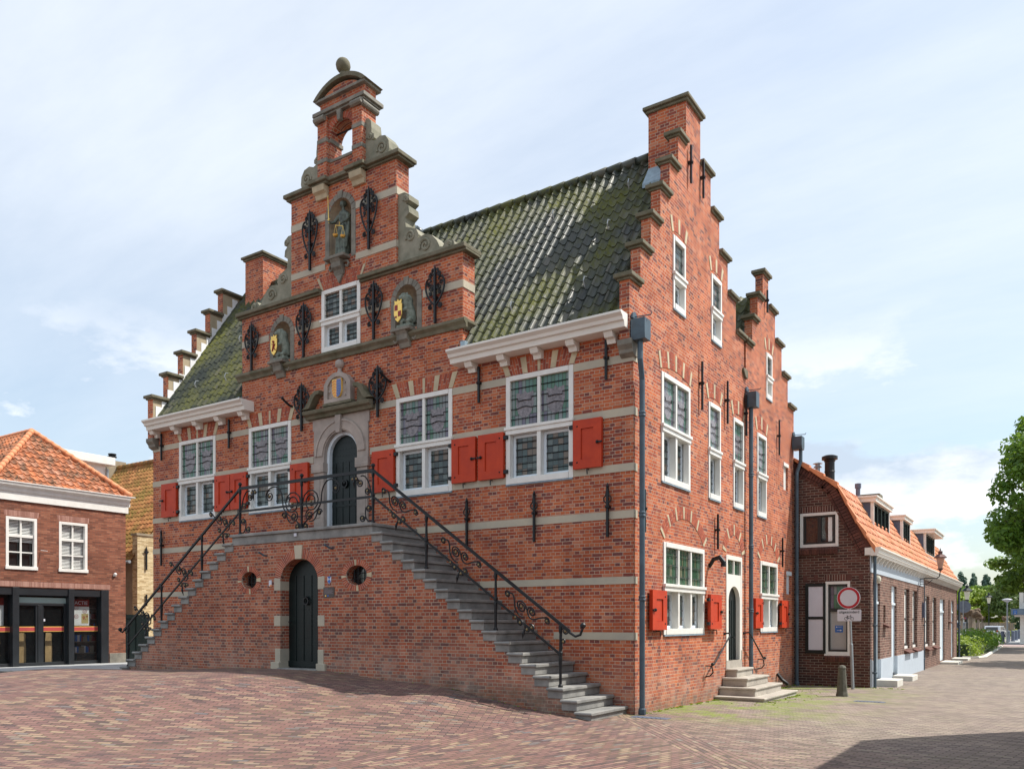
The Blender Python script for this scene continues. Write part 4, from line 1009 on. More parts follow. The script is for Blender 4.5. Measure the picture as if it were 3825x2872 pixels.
def post(x,z0,z1,fin=False):
    m2=MB(IDENT); h=z1-z0
    m2.lathe([(.045,z0),(.045,z0+.03),(.026,z0+.06),(.026,z0+h*.28),(.036,z0+h*.45),(.030,z0+h*.5),(.040,z0+h*.51),(.040,z0+h*.55),(.028,z0+h*.57),(.022,z0+h*.85),(.034,z0+h*.9),(.034,z0+h*.97),(.02,z1)],x,rl,8)
    if fin: m2.lathe([(.02,z1),(.03,z1+.03),(.015,z1+.05)],x,rl,8); m2.ball((x,rl,z1+.09),.045,8)
    m2.build('post','iron',rg,smooth=False)
for x in (-9.49,-7.40,-5.27): post(x,3.755,4.86,True)
for x in (-3.85,-2.19,-.80): 
    i=int((-.10-x)/.2815); post(x,RZ[i],4.84-(x+5.27)*sr)
for x in (-10.92,-12.57,-14.04):
    i=int((x+14.2)/.2826); post(x,LZ[i],4.84-(-9.49-x)*slf*1.0)
def scrolls(name,items,base=(0,0),sh=0.,mir=1,par=None):
    mb=MB(RF); bl=MB(RF)
    f=lambda a,b:(base[0]+mir*a, base[1]+b+sh*mir*a)
    for it in items:
        if it[0]=='s':
            _,a,b,r,tu,a0,dr=it
            pts=[(f(u,z)[0],0,f(u,z)[1]) for u,d,z in spiral(a,b,r,tu,a0,dr,20,0,.28)]
            mb.tube(pts,.0155,5); c=f(a,b); bl.ball((c[0],0.0,c[1]),.030,7)
        elif it[0]=='b':
            mb.tube([(f(u,z)[0],0,f(u,z)[1]) for u,d,z in bez(*it[1:5],10)],.0155,5)
        elif it[0]=='l':
            c=f(*it[1]); e=f(*it[2]); mb.tube([(c[0],0,c[1]),((c[0]+e[0])/2,0.02,(c[1]+e[1])/2),(e[0],0,e[1])],[.008,.028,.004],5)
    o=mb.build('scrollwork','iron',par or rg,split=True); bl.build('scroll_boss','brass',par or rg,smooth=True,split=True)
# cluster for the sloping rails; a>0 goes down the flight
CL=[('s',-.42,-.10,.065,1.4,30,1),('b',(-.37,-.06),(-.30,-.02),(-.27,-.10),(-.27,-.22)),('b',(-.27,-.22),(-.27,-.36),(-.15,-.40),(-.08,-.38)),
    ('s',-.12,-.20,.115,1.8,0,1),('s',.10,-.20,.085,1.5,180,-1),('b',(.0,-.20),(.02,-.34),(.10,-.36),(.2,-.28)),('b',(.2,-.28),(.28,-.22),(.33,-.20),(.40,-.17)),
    ('s',.42,-.22,.06,1.4,120,-1),('s',-.25,-.45,.04,1.2,0,1),('s',-.15,-.50,.06,1.4,90,1),('b',(-.20,-.44),(-.02,-.46),(-.02,-.55),(-.06,-.62)),('s',.10,-.48,.06,1.4,150,-1),('s',.0,-.56,.05,1.2,100,-1),('l',(-.04,-.55),(-.10,-.78))]
for x in (-4.55,-3.0,-1.5): scrolls('c',CL,(x,4.84-(x+5.27)*sr-.03),-.45)
for x in (-10.15,-11.75,-13.30): scrolls('c',CL,(x,4.84-(-9.49-x)*slf-.03),-.45,-1)
scrolls('c',[('s',.10,-.10,.07,1.4,150,-1),('s',.06,-.28,.04,1.2,150,-1),('b',(.03,-.05),(.01,-.2),(.02,-.3),(.03,-.42))],(-.80,1.65)); scrolls('c',[('s',.10,-.10,.05,1.4,150,-1),('b',(.03,-.05),(.01,-.2),(.02,-.3),(.03,-.42))],(-14.04,1.55),0,-1)
LAND=[('s',.30,.60,.27,1.9,180,-1),('b',(.04,.02),(.10,.30),(.62,.30),(.62,.66)),('b',(.62,.66),(.62,.86),(.74,1.04),(.92,1.02)),('s',1.05,.82,.13,1.6,100,-1),('b',(.92,1.02),(1.10,1.0),(1.18,.92),(1.17,.82)),
      ('s',.24,.30,.13,1.6,60,1),('s',.56,.34,.08,1.4,0,1),('b',(.24,.17),(.40,.14),(.48,.24),(.50,.42)),('s',.13,.07,.09,1.5,90,1),('s',1.55,.96,.05,1.3,90,-1),('s',1.66,.96,.05,1.3,90,1),('l',(1.605,1.0),(1.60,.76)),
      ]
EDG=[('s',.36,.86,.09,1.5,60,-1),('b',(.04,.56),(.10,.9),(.22,1.04),(.34,1.0)),('s',.16,.68,.08,1.4,160,1),('s',.12,.32,.08,1.4,160,1),('s',.30,.12,.08,1.4,160,1),('b',(.04,.05),(.2,.0),(.24,.2),(.2,.34))]
for m_ in (1,-1): scrolls('c',LAND,(-7.40,3.76),0,m_)
scrolls('c',EDG,(-9.49,3.76),0,1); scrolls('c',EDG,(-5.27,3.76),0,-1)
# side door stoop
sp=thing('door_steps','four pale stone steps with moss at the base before the green side door','steps',(0.5,5.685,0))
for x,w,z in ((.30,.62,.61),(.61,.86,.42),(.87,1.09,.22),(1.16,1.41,.03)):
    mb=MB(IDENT); mb.box(.003,x-.03,5.685-w+.03,5.685+w-.03,z-.20,z-.05); mb.box(.002,x,5.685-w,5.685+w,z-.05,z); mb.build('step','step2',sp,bevel=.014)
# ------------------------------------------------------------------ SHOP BUILDING (left)
SX=-21.96; SF=sideF(SX)
shop=thing('shop_building','reddish brown two storey shop with orange pantile roof and black shopfront at the left edge','shop',(SX-4,1.2,.2))
Y0,Y1=-1.05,3.45
mb=MB(SF); mb.slab(rect(Y0,Y1,-.2,5.76),[rect(-.68,.30,3.48,5.17),rect(1.03,2.02,3.48,5.17),rect(-.98,2.80,-.3+.5,2.87)],-.35,0)
mb.build('wall','brick_shop',shop)
mb=MB(IDENT); mb.box(SX-12,SX-.35,Y1-.3,Y1-.002,-.2,5.76); mb.box(SX-12,SX-.35,Y0+.002,Y0+.3,-.2,5.76); mb.build('wall','brick_shop',shop)
mb=MB(SF); mb.prism([(.003,5.70),(.05,5.70),(.05,5.98),(.09,6.0),(.10,6.12),(.20,6.18),(.22,6.27),(.003,6.27)],Y0-.08,Y1+.08,'dz'); mb.box(Y0-.25,Y1+.25,.0,.24,6.272,6.30)
mb.F=IDENT; mb.box(SX-12,SX,Y1+.003,Y1+.18,5.95,6.26); mb.box(SX-12,SX,Y1+.003,Y1+.06,5.7,5.95)
mb.build('cornice','white',shop,bevel=.006)
AP=(SX-2.15,(Y0+Y1)/2,8.50); W=(Y1-Y0)/2+.12
L=math.hypot(2.25,2.22)
tiles('roof',(SX+.12,Y0-.15,6.26),(0,1,0),(-2.25,0,2.26),2*W+.05,L,.225,.255,'orange',shop,lambda u,v:abs(u-W-.02)<(W)*(1-v/L)+.10,amp=.032,lift=.04)
tiles('roof',(SX-10,Y0-.15,6.26),(1,0,0),(0,2.35,2.26),10.0,math.hypot(2.37,2.26),.225,.255,'orange',shop,lambda u,v:u<10.1-2.3*v/L,amp=.032,lift=.04)
tiles('roof',(SX+.1,Y1+.12,6.26),(-1,0,0),(0,-2.35,2.26),10.0,math.hypot(2.37,2.26),.225,.255,'orange',shop,lambda u,v:u>2.3*v/L-.05,amp=.032,lift=.04)
mb=MB(IDENT); ap=(AP[0],AP[1],8.56)
ridge_tiles(mb,(SX+.14,Y0-.12,6.34),ap,.10,.26); ridge_tiles(mb,(SX+.14,Y1+.12,6.34),ap,.10,.26); ridge_tiles(mb,ap,(SX-10,AP[1],8.56),.10,.3); mb.build('ridge_tiles','ridge',shop,smooth=True)
mb=MB(IDENT); mb.box(-30,-25.0,1.6,4.45,6.1,7.95); mb.mi=0; d=mb.build('roof_dormer','white',shop)
mb=MB(IDENT); mb.box(-30.2,-24.75,1.4,4.72,7.95,8.26); mb.build('dormer_roof','white',d,bevel=.01)
mb=MB(IDENT); mb.box(-25.0,-24.985,2.9,2.92,6.1,7.82); mb.tube([(-24.95,4.50,6.0),(-24.95,4.50,7.8)],.05,8); mb.build('dormer_trim','galv',d)
def sash_window(F,u0,u1,z0,z1,par,blind=1.0):
    mb=MB(F); s=.09; zt=z1-(z1-z0)*.36; um=(u0+u1)/2
    mb.box(u0,u0+s,-.12,.01,z0,z1); mb.box(u1-s,u1,-.12,.01,z0,z1); mb.box(u0+s,u1-s,-.12,.012,z1-s,z1); mb.box(u0-.02,u1+.02,-.12,.04,z0-.03,z0+.08)
    mb.box(u0+s,u1-s,-.10,-.03,zt-.05,zt+.05); mb.box(um-.025,um+.025,-.10,-.04,z0+.08,zt-.05); mb.box(um-.025,um+.025,-.10,-.04,zt+.05,z1-s); zz=(z0+zt)/2; mb.box(u0+s,u1-s,-.098,-.042,zz-.02,zz+.02)
    fr=mb.build('window','white',par,bevel=.005)
    mb=MB(F); mb.box(u0+s,u1-s,-.16,-.15,z0+.05,z1-.05); mb.build('pane','glass',fr)
    mb=MB(F); z=z1-s-.02; zb=z0+.1+(1-blind)*(z1-z0)
    while z>zb: mb.box(u0+s+.015,um-.03,-.145,-.115,z-.022,z); mb.box(um+.03,u1-s-.015,-.145,-.115,z-.022,z); z-=.048
    mb.build('venetian_blind','blind',fr)
    return fr
sash_window(SF,-.68,.30,3.48,5.17,shop,.55); sash_window(SF,1.03,2.02,3.48,5.17,shop,1.0)
for a,b in ((-.68,.30),(1.03,2.02)): flat_arch(SF,a-.05,b+.05,5.20,5.38,.02,22,[],shop,mats=('vousp','cream','brick_shop'),split=False,depth=.01,proud=.004)
flat_arch(SF,-1.02,2.86,2.89,3.06,.0,70,[],shop,mats=('vousp','cream','mortar'),split=False)
mb=MB(SF); mb.box(2.83,3.45,-.02,.03,.1,.60); mb.build('plinth_block','stone',shop,bevel=.01)
mb=MB(SF); mb.tube([(.42,.02,4.13),(.52,.24,4.10)],.012,5); mb.build('window_stay','white',shop)
mb=MB(SF); mb.ball((3.02,.05,3.45),.06,8); mb.box(2.97,3.07,.0,.04,3.38,3.45); mb.build('sensor','white',shop)
# shopfront
mb=MB(SF)
for a,b in ((-.98,-.90),(-.47,-.27),(1.36,1.55),(2.52,2.80)): mb.box(a,b,-.30,.02 if b-a>.15 else -.1,.2,2.87)
mb.box(-.90,2.52,-.28,-.02,2.62,2.87); mb.box(-.27,1.36,-.25,-.12,2.28,2.36); mb.box(-.90,2.52,-.25,-.12,.2,.36); mb.box(.40,.52,-.25,-.12,.36,2.28)
for a,b in ((-.27,-.20),(.33,.40),(.52,.59),(1.29,1.36)): mb.box(a,b,-.24,-.14,.36,2.28)
sf=mb.build('shopfront','shopm',shop,bevel=.005)
mg,nt,b=new_mat('shop_glass'); b.inputs['Base Color'].default_value=(.02,.025,.028,1); b.inputs['Roughness'].default_value=.04
tr=nt.nodes.new('ShaderNodeBsdfTransparent'); mx=nt.nodes.new('ShaderNodeMixShader'); mx.inputs[0].default_value=.16
nt.links.new(tr.outputs[0],mx.inputs[1]); nt.links.new(b.outputs[0],mx.inputs[2]); nt.links.new(mx.outputs[0],[n for n in nt.nodes if n.type=='OUTPUT_MATERIAL'][0].inputs[0]); M['shopglass']=mg
mb=MB(SF)
for a,b_ in ((-.90,-.47),(-.20,.33),(.59,1.29),(1.55,2.52)): mb.box(a,b_,-.20,-.19,.36,2.62 if a in(-.90,1.55) else 2.28)
mb.box(-.27,1.36,-.20,-.19,2.36,2.62)
gl=mb.build('shop_pane','shopglass',sf,split=True)
mb=MB(SF); mb.box(-.27,1.36,-.185,-.18,2.37,2.55); mb.build('frosted_strip',simple('frosted_strip',(.35,.48,.47),.5,var=.05),sf)
for a,b_ in ((-.90,-.47),(-.20,1.29),(1.55,2.50)):
    mb=MB(SF); mb.mi=1; mb.box(a,b_,-.186,-.182,1.40,1.57); mb.mi=0; mb.box(a,b_,-.182,-.178,1.42,1.55); mb.build('red_stripe',[simple('stripe_red',(.42,.06,.06),.5,var=.1),'goldp'],sf)
MB(SF).box(.52,.66,-.182,-.178,1.75,1.83).build('door_sign','signw',sf)
mb=MB(SF); mb.box(-1,2.8,-2.2,-2.1,.2,2.8); mb.box(-1,2.8,-2.2,-.35,.2,.26); mb.box(-1,2.8,-2.2,-.35,2.75,2.82); mb.build('shop_interior',simple('shop_interior',(.05,.045,.045),.9,var=.5,scale=4),shop)
mb=MB(SF); 
for z in (.6,1.0,1.4,1.8,2.2): mb.box(2.0,2.75,-1.2,-.75,z,z+.03); mb.box(-.98,-.5,-1.2,-.75,z,z+.03)
shf=mb.build('shop_shelf','wood',shop,split=True)
mb=MB(SF); random.seed(3)
for z in (.63,1.03,1.43,1.83):
    y=2.02
    while y<2.7: 
        w=random.uniform(.04,.09); mb.mi=random.randrange(4); mb.box(y,y+w*.9,-1.0,-.78,z,z+random.uniform(.16,.26)); y+=w
    y=-.95
    while y<-.55: 
        w=random.uniform(.05,.1); mb.mi=random.randrange(4); mb.box(y,y+w*.9,-1.0,-.78,z,z+random.uniform(.16,.26)); y+=w
mb.build('packaged_goods',['bluep','signw','redp','wood'],shop)
def poster(y0,y1,z0,z1,lab,main):
    loc=(SX-.28,(y0+y1)/2,z0); p=thing('poster',lab,'poster',loc,'posters in the shop windows')
    mb=MB(SF); mb.box(y0,y1,-.29,-.28,z0,z1); sh_=mb.build('sheet',simple('poster_paper',(.75,.80,.78),.6,var=.08),p)
    mb=MB(SF); mb.box(y0,y1,-.279,-.277,z1-.25,z1); mb.build('header','redp',p)
    if main:
        text('ACTIE',.17,SF,(y0+y1)/2,z1-.125,-.275,'lettering','signw',p)
        rm=simple('poster_red',(.35,.04,.03),.6)
        mb=MB(SF)
        for a,b in ((.12,.62),(.42,.50),(.12,.32)): mb.ring(y0+a,z0+b,.06,.073,-.278,-.276,18)
        mb.build('price_ring',rm,p,split=True)
        for a,b in ((.12,.62),(.42,.50),(.12,.32)): text('actie',.04,SF,y0+a,z0+b,-.276,'lettering',rm,p)
        MB(SF).box(y0+.30,y1-.03,-.279,-.277,z0+.08,z0+.42).build('price_panel',simple('poster_gold',(.45,.38,.16),.6),p)
        text('9.',.17,SF,y0+.40,z0+.26,-.275,'lettering',rm,p); text('99',.08,SF,y0+.50,z0+.32,-.275,'lettering',rm,p)
poster(1.66,2.24,1.60,2.52,'red and white poster reading ACTIE behind the right shop window',True)
poster(-.88,-.62,1.60,2.52,'pale poster with red top cut off by the left edge of the photo',False)
for i,y in enumerate((.05,.92)):
    l=(SX-.45,y,.36); o=thing('display_board','tall tan display board with wavy outline standing behind the '+('left' if i==0 else 'right')+' glass door leaf','display board',l,'display boards behind the shop doors')
    mb=MB(SF); mb.prism([(y-.12,.36),(y+.12,.36),(y+.12,.8),(y+.10,1.1),(y+.11,1.3),(y+.06,1.36),(y-.10,1.36),(y-.12,1.1)],-.47,-.45); mb.build('board',simple('tan_board',(.42,.30,.14),.6),o)
    mb=MB(SF); mb.prism([(y-.30,.36),(y-.16,.36),(y-.16,.86),(y-.30,.82)],-.52,-.50); mb.build('side_card',simple('pink_card',(.32,.2,.2),.6),o)
# ------------------------------------------------------------------ YELLOW HOUSE BEHIND
GX=-25.3; GY=6.0
yh=thing('yellow_brick_house','old house with mossy orange tile roof and sunlit yellow brick gable in the gap','house',(GX-4,9,.2))
G=sideF(GX)
mb=MB(G); mb.slab([(GY,-.2),(13.6,-.2),(13.6,4.45),(9.8,9.35),(GY+.75,5.45),(GY+.75,5.33),(GY,5.33)],[],-.35,0); mb.build('wall','brick_yellow',yh)
MB(G).box(GY-.05,GY+.79,-.38,.04,5.33,5.42).build('coping','plaster',yh)
mb=MB(IDENT); mb.box(-33,GX-.351,GY,GY+.3,-.2,4.4); mb.build('wall','plaster',yh)
tiles('roof',(-33.2,GY-.2,4.25),(1,0,0),(0,4.0,5.2),7.75,6.56,.24,.27,'orange3',yh,amp=.03,lift=.035)
MB(IDENT).prism([(GY,4.3),(9.8,9.4),(13.6,4.4)],-33.1,-25.7,'dz').build('roof','orange3',yh)
mb=MB(IDENT); ridge_tiles(mb,(-33.2,9.8,9.5),(-25.4,9.8,9.5),.13,.35); mb.build('ridge_tiles','orange3',yh,smooth=True)
mb=MB(IDENT); mb.tube([(-33.1,GY-.28,4.22),(-25.4,GY-.28,4.22)],.07,6); mb.build('gutter','galv',yh)
mb=MB(IDENT); mb.box(-34.0,-33.0,9.2,10.2,8.0,9.85); ch=mb.build('chimney','plaster',yh); mb=MB(IDENT); mb.lathe([(.16,9.85),(.15,10.05),(.22,10.07),(.22,10.12),(.14,10.14),(.2,10.2),(.2,10.25)],-33.4,9.7,10); mb.build('chimney_pot','iron',ch)
for z0,z1,f in ((3.9,4.9,1),(2.4,3.0,0)):
    mb=MB(G); y=GY+.38; mb.box(y-.03,y+.03,.03,.07,z0,z1-.12)
    if f: mb.prism([(y-.05,z1-.3),(y-.13,z1-.22),(y-.05,z1-.2),(y,z1),(y+.05,z1-.2),(y+.13,z1-.22),(y+.05,z1-.3)],.03,.06)
    mb.build('wall_anchor','iron',yh)
gt=thing('alley_gate','dark green panelled gate closing the alley beside the shop','gate',(SX-.1,3.8,.22))
mb=MB(sideF(SX-.12)); mb.box(3.46,4.45,-.06,0,.24,2.0); mb.build('gate_leaf','green',gt)
mb=MB(sideF(SX-.12)); mb.box(3.46,3.54,.001,.03,.24,1.98);mb.box(3.93,3.97,.001,.03,.24,1.98); mb.box(3.55,3.92,.001,.025,1.86,1.98); mb.box(3.47,3.51,.03,.06,.2,2.05); mb.build('gate_frame','green',gt)

# ------------------------------------------------------------------ BROWN ROW HOUSES (right)
HX=2.10; HY=11.23; HL=22.5; HE=36.2
HS=sideF(HX); HF=frontF(HY)
ha=thing('row_house','dark brown brick house with orange mansard roof, white gutter and pale grey plinth','house',(-.5,16,-.2),'houses of the brown row')
hb=thing('row_house','far half of the brown brick row with mossy salmon roof and no painted plinth','house',(-.5,29,-.25),'houses of the brown row')
# gable profile
def bezp(p0,p1,p2,p3,n): return [(a,c) for a,_,c in bez(p0,p1,p2,p3,n)]
rp=[(2.10,3.72)]+bezp((2.10,3.72),(1.80,4.35),(1.55,4.85),(1.18,5.62),7)[1:]+[(.98,5.86),(.01,6.46),(-1.5,7.35)]
prof=rp+[(-3.0-x,z) for x,z in rp[::-1][1:]]
gp=[(2.10,-.4)]+prof+[(-5.10,-.4)]
mb=MB(HF); mb.slab(gp,[rect(.18,1.24,3.93,4.92,.01),rect(.90,1.55,.80,2.88,.01)],-.3,0); mb.build('wall','brick_shaded',ha)
# verge of soldier bricks and tile caps
mb=MB(HF); mb2=MB(HF); mb3=MB(HF)
pts=[]
for (a,b),(c,d) in zip(rp,rp[1:]):
    n=max(1,int(math.hypot(c-a,d-b)/.085))
    for i in range(n): pts.append((a+(c-a)*i/n,b+(d-b)*i/n))
pts.append(rp[-1])
for (a,b),(c,d) in zip(pts,pts[1:]):
    tx,tz=c-a,d-b; l=math.hypot(tx,tz); tx/=l;tz/=l; nx,nz=-tz*-1,tx*-1
    nx,nz=(-abs(tz),-abs(tx)) 
    g=.008; p=(a+tx*g,b+tz*g); q=(c-tx*g,d-tz*g)
    mb.prism([(p[0]-.0,p[1]-.01),(q[0],q[1]-.01),(q[0]+nx*.20,q[1]+nz*.20),(p[0]+nx*.20,p[1]+nz*.20)],-.05,.05)
    mb2.prism([(p[0]+nx*.22,p[1]+nz*.22),(q[0]+nx*.22,q[1]+nz*.22),(q[0]+nx*.29,q[1]+nz*.29),(p[0]+nx*.29,p[1]+nz*.29)],-.02,.03)
mb.build('verge_soldiers','vousd',ha); mb2.build('verge_course','vousd',ha)
def mansard(par,y0,y1,m1,m2,sm):
    segs=[((2.22,3.80),(1.72,4.62)),((1.72,4.62),(1.20,5.66)),((1.20,5.66),(.0,6.53)),((.0,6.53),(-1.5,7.42))]
    for (a,b),(c,d) in segs:
        tiles('roof',(a,y0,b),(0,1,0),(c-a,0,d-b),y1-y0,math.hypot(c-a,d-b),.24,.31,m1,par,amp=.022,lift=.05)
    mb=MB(IDENT); mb.prism([(-5.2,3.7),(-4.2,5.6),(-1.5,7.38),(0,6.45),(1.15,5.55),(2.1,3.7)],y0+.02 if y0>20 else y0+.32,y1-.02,'uz'); mb.build('roof',m1,par)
mb3=MB(IDENT)
mansard(ha,HY-.06,HL,'orange2','orange2',0); mansard(hb,HL+.003,HE+.05,'orange3' if False else 'orange2','orange2',0)
vt=[(2.22,3.80),(1.98,4.20),(1.72,4.64),(1.46,5.16),(1.20,5.70),(.82,5.98),(.42,6.27),(.0,6.57)]
mb=MB(IDENT)
for (a,b),(c,d) in zip(vt,vt[1:]): 
    mb.add([(a+.03,HY-.12,b-.12),(c+.03,HY-.12,d-.08),(c+.02,HY-.12,d+.03),(a+.05,HY-.12,b+.07),(a+.03,HY+.1,b-.12),(c+.03,HY+.1,d-.08),(c+.02,HY+.1,d+.03),(a+.05,HY+.1,b+.07)],[(0,1,2,3),(4,5,6,7),(0,1,5,4),(1,2,6,5),(2,3,7,6),(3,0,4,7)])
mb.build('verge_tiles','ridge',ha,bevel=.012)
mb=MB(IDENT); ridge_tiles(mb,(-1.5,HY,7.45),(-1.5,HL,7.45),.1,.35); mb.build('ridge_tiles','ridge',ha,smooth=True)
# long walls
def hole(a,b,c,d): return rect(a,b,c,d)
DA=[(12.00,12.85,.05,2.88),(14.95,15.95,.05,2.90)]; WA=[(17.65,18.85,.78,2.90),(19.65,20.85,.78,2.90)]; SA=[(13.42,13.80,1.70,2.24)]
DB=[(28.3,30.2,-.1,2.80),(33.2,34.4,-.1,2.82)]; WB=[(23.2,24.5,.72,2.80),(25.6,26.95,.72,2.80)]; SB=[(31.85,32.4,1.82,2.83)]
mb=MB(HS); mb.slab(rect(HY,HL,.60,3.70),[rect(a,b,max(c,.605),d) if c>.6 else [(a,.60),(b,.60),(b,d),(a,d)] for a,b,c,d in WA+SA],-.30,0)if False else None
def wallseg(y0,y1,z0,z1,holes,mat,par,d=0.,th=-.3,name='wall',split=False):
    # vertical strips between openings keep doors open to the ground
    mb=MB(HS); xs=sorted(set([y0,y1]+[v for h in holes for v in h[:2]]))
    for a,b in zip(xs,xs[1:]):
        hs=[h for h in holes if h[0]<=a+1e-6 and h[1]>=b-1e-6]
        z=z0
        for h in sorted(hs,key=lambda h:h[2]):
            if h[2]>z: mb.box(a,b,th,d,z,h[2])
            z=max(z,h[3])
        if z<z1: mb.box(a,b,th,d,z,z1)
    return mb.build(name,mat,par,split=split)
HA=[h for h in DA+WA+SA]; HB=[h for h in DB+WB+SB]
wallseg(HY+.3,HL,.60,3.14,[(a,b,max(c,.6),d) for a,b,c,d in HA],'brick_lit',ha)
wallseg(HL,HE,-.5,3.7,HB,'brick_lit',hb)
wallseg(HY+.002,HL,3.14,3.7,[],'greyp',ha,name='frieze',d=.02)
wallseg(HY+.25,HL,-.5,.60,[(a,b,-.5,.6) for a,b,_,_ in DA],'greyp',ha,name='plinth',d=.03,split=True)
MB(IDENT).box(-5,HX,HE-.3,HE,-.5,3.7).build('wall','brick_lit',hb)
def door2(a,b,z0,z1,par,colr='sash'):
    mb=MB(HS); mb.box(a+.03,b-.03,-.15,-.10,z0,z1); mb.box(a,a+.06,-.29,-.07,z0,z1); mb.box(b-.06,b,-.29,-.07,z0,z1); mb.box(a+.06,b-.06,-.12,-.07,z1-.08,z1); mb.box(a+.06,b-.06,-.10,-.03,z1-.62,z1-.55); mb.build('door',colr,par)
    mb=MB(HS); mb.box(a,b,-.29,-.16,z0-.1,z0+.02); mb.build('threshold','concrete',par)
for a,b,c,d in DA: door2(a,b,.05,d,ha)
for a,b,c,d in DB: door2(a,b,-.08,d,hb)
def rowwin(a,b,z0,z1,par,shut=True):
    mb=MB(HS); mb.box(a,a+.07,-.2,-.1,z0,z1); mb.box(b-.07,b,-.2,-.1,z0,z1); mb.box(a,b,-.2,-.1,z1-.08,z1); mb.box(a,b,-.2,-.06,z0,z0+.09); w=mb.build('window','white',par)
    MB(HS).box(a+.07,b-.07,-.19,-.15,z0+.09,z1-.08).build('pane','glass',w)
    if shut:
        mb=MB(HS); c=a+.30; mb.mi=1; mb.slab(rect(c,b-.12,z0+.10,z1-.1),[rect(c+.06,b-.18,z0+.18,(z0+z1)/2-.03),rect(c+.06,b-.18,(z0+z1)/2+.03,z1-.18)],-.14,-.09); mb.mi=0; mb.box(c+.06,b-.18,-.13,-.11,z0+.18,z1-.18); mb.build('inner_shutter',['white','black'],w)
    MB(HS).prism([(-.1,z0-.0),(-.1,z0-.09),(.16,z0-.16),(.17,z0-.11)],a-.05,b+.05,'dz').build('sill','vousd',w)
for h in WA+SA: rowwin(*h,ha,h in WA)
for h in WB+SB: rowwin(*h,hb,h in WB)
for par,y0,y1 in ((ha,HY-.10,HL),(hb,HL+.002,HE+.12)):
    mb=MB(HS); mb.prism([(.03,3.60),(.20,3.60),(.22,3.66),(.24,3.68),(.25,3.76),(.30,3.80),(.30,3.84),(.03,3.84)],y0,y1,'dz'); g=mb.build('gutter','whitec',par)
    mb=MB(HS); y=y0+.35
    while y<y1: mb.prism([(.02,3.42),(.06,3.42),(.19,3.598),(.02,3.598)],y-.05,y+.05,'dz'); y+=.62
    mb.build('gutter_bracket','whitec',g,split=True)
mb=MB(HF); mb.box(HX-.12,HX+.026,.003,.10,3.62,3.83); mb.build('gutter_end','whitec',ha)
mb=MB(HF); mb.prism([(2.02,3.60),(2.24,3.80),(1.76,4.62),(1.30,5.50),(1.24,5.44),(1.70,4.50)],-.10,.04); mb.build('barge_board','vousd',ha)
# roof dormers
def dormer(par,y0,y1,z0,z1,ov,lab):
    X=1.66; mb=MB(IDENT); mb.prism([(X-.085,z0-.1),(X-.085,z1),(.2,z1),(.2,z1-.9)],y0,y1,'uz')
    d=mb.build('roof_dormer','slate',par); d['label']=lab
    mb=MB(IDENT); mb.box(.1,X+.10+ov,y0-.10,y1+.10,z1,z1+.13); mb.box(.1,X+.15+ov,y0-.15,y1+.15,z1+.13,z1+.19); mb.build('dormer_roof','whitec',d,bevel=.01)
    mb=MB(sideF(X)); mb.box(y0,y0+.07,-.08,.02,z0-.05,z1); mb.box(y1-.07,y1,-.08,.02,z0-.05,z1); mb.box(y0,y1,-.08,.015,z0-.08,z0+.05); f=mb.build('dormer_frame','white',d)
    n=4 if y1-y0>2.3 else 3; mb=MB(sideF(X)); a=y0+.09; w=(y1-y0-.18)/n
    for i in range(n): mb.slab(rect(a+i*w+.01,a+(i+1)*w-.01,z0+.06,z1-.01),[rect(a+i*w+.08,a+(i+1)*w-.08,z0+.14,z1-.08)],-.06,.0)
    mb.build('casement','green',f,split=True); MB(sideF(X)).box(y0+.08,y1-.08,-.07,-.05,z0+.05,z1).build('pane','glass',f)
    mb=MB(IDENT); mb.prism([(X+.0,z0-.04),(X+.14,z0-.30),(X+.17,z0-.29),(X+.03,z0-.0)],y0-.05,y1+.05,'uz'); mb.build('apron','lead',d)
dormer(ha,14.3,17.3,4.62,5.55,0,'nearest and widest roof dormer'); dormer(ha,20.3,22.2,4.68,5.60,0,'small middle roof dormer'); dormer(hb,27.0,30.2,4.78,5.70,.28,'farthest roof dormer with a deep flat roof')
# gable windows
mb=MB(HF); mb.slab(rect(.17,1.25,3.92,4.93),[rect(.25,1.17,4.01,4.85)],-.10,.02); w=mb.build('window','white',ha,bevel=.005)
mb=MB(HF); mb.slab(rect(.25,1.17,4.01,4.85),[rect(.31,.66,4.07,4.80),rect(.76,1.11,4.07,4.80)],-.09,-.03); mb.build('casement','black',w)
MB(HF).box(.26,1.16,-.10,-.08,4.02,4.84).build('pane','glass',w); MB(HF).box(.95,1.06,-.078,-.07,4.08,4.79).build('curtain','blind',w)
mb=MB(HF)
for k in range(15): mb.prism([(.02,3.90),(.02,3.72),(.10,3.70),(.13,3.84)],.17+k*.072,.17+k*.072+.062,'dz')
mb.build('sill','vousd',w)
flat_arch(HF,.17,1.24,4.95,5.12,.0,15,[],ha,mats=('vousd','cream','mortar'),split=False,proud=.004)
flat_arch(HF,.86,1.58,2.93,3.10,.0,10,[],ha,mats=('vousd','cream','mortar'),split=False,proud=.004)
mb=MB(HF)
for k in range(13):
    if k in (5,6,7): continue
    if k%2: mb.box(.10+k*.155,.10+k*.155+.12,-.01,.006,2.93,3.10)
mb.build('frieze_block','vousd',ha,split=True)
mb=MB(HF); mb.slab(rect(.89,1.57,.77,2.90),[rect(.96,1.50,.86,2.82)],-.10,.02); mb.box(.86,1.60,-.1,.05,.74,.80); w=mb.build('window','white',ha,bevel=.005)
mb=MB(HF); mb.slab(rect(.96,1.50,.86,2.82),[rect(1.01,1.46,.92,2.02),rect(1.01,1.46,2.12,2.76)],-.09,-.03); mb.build('casement','black',w)
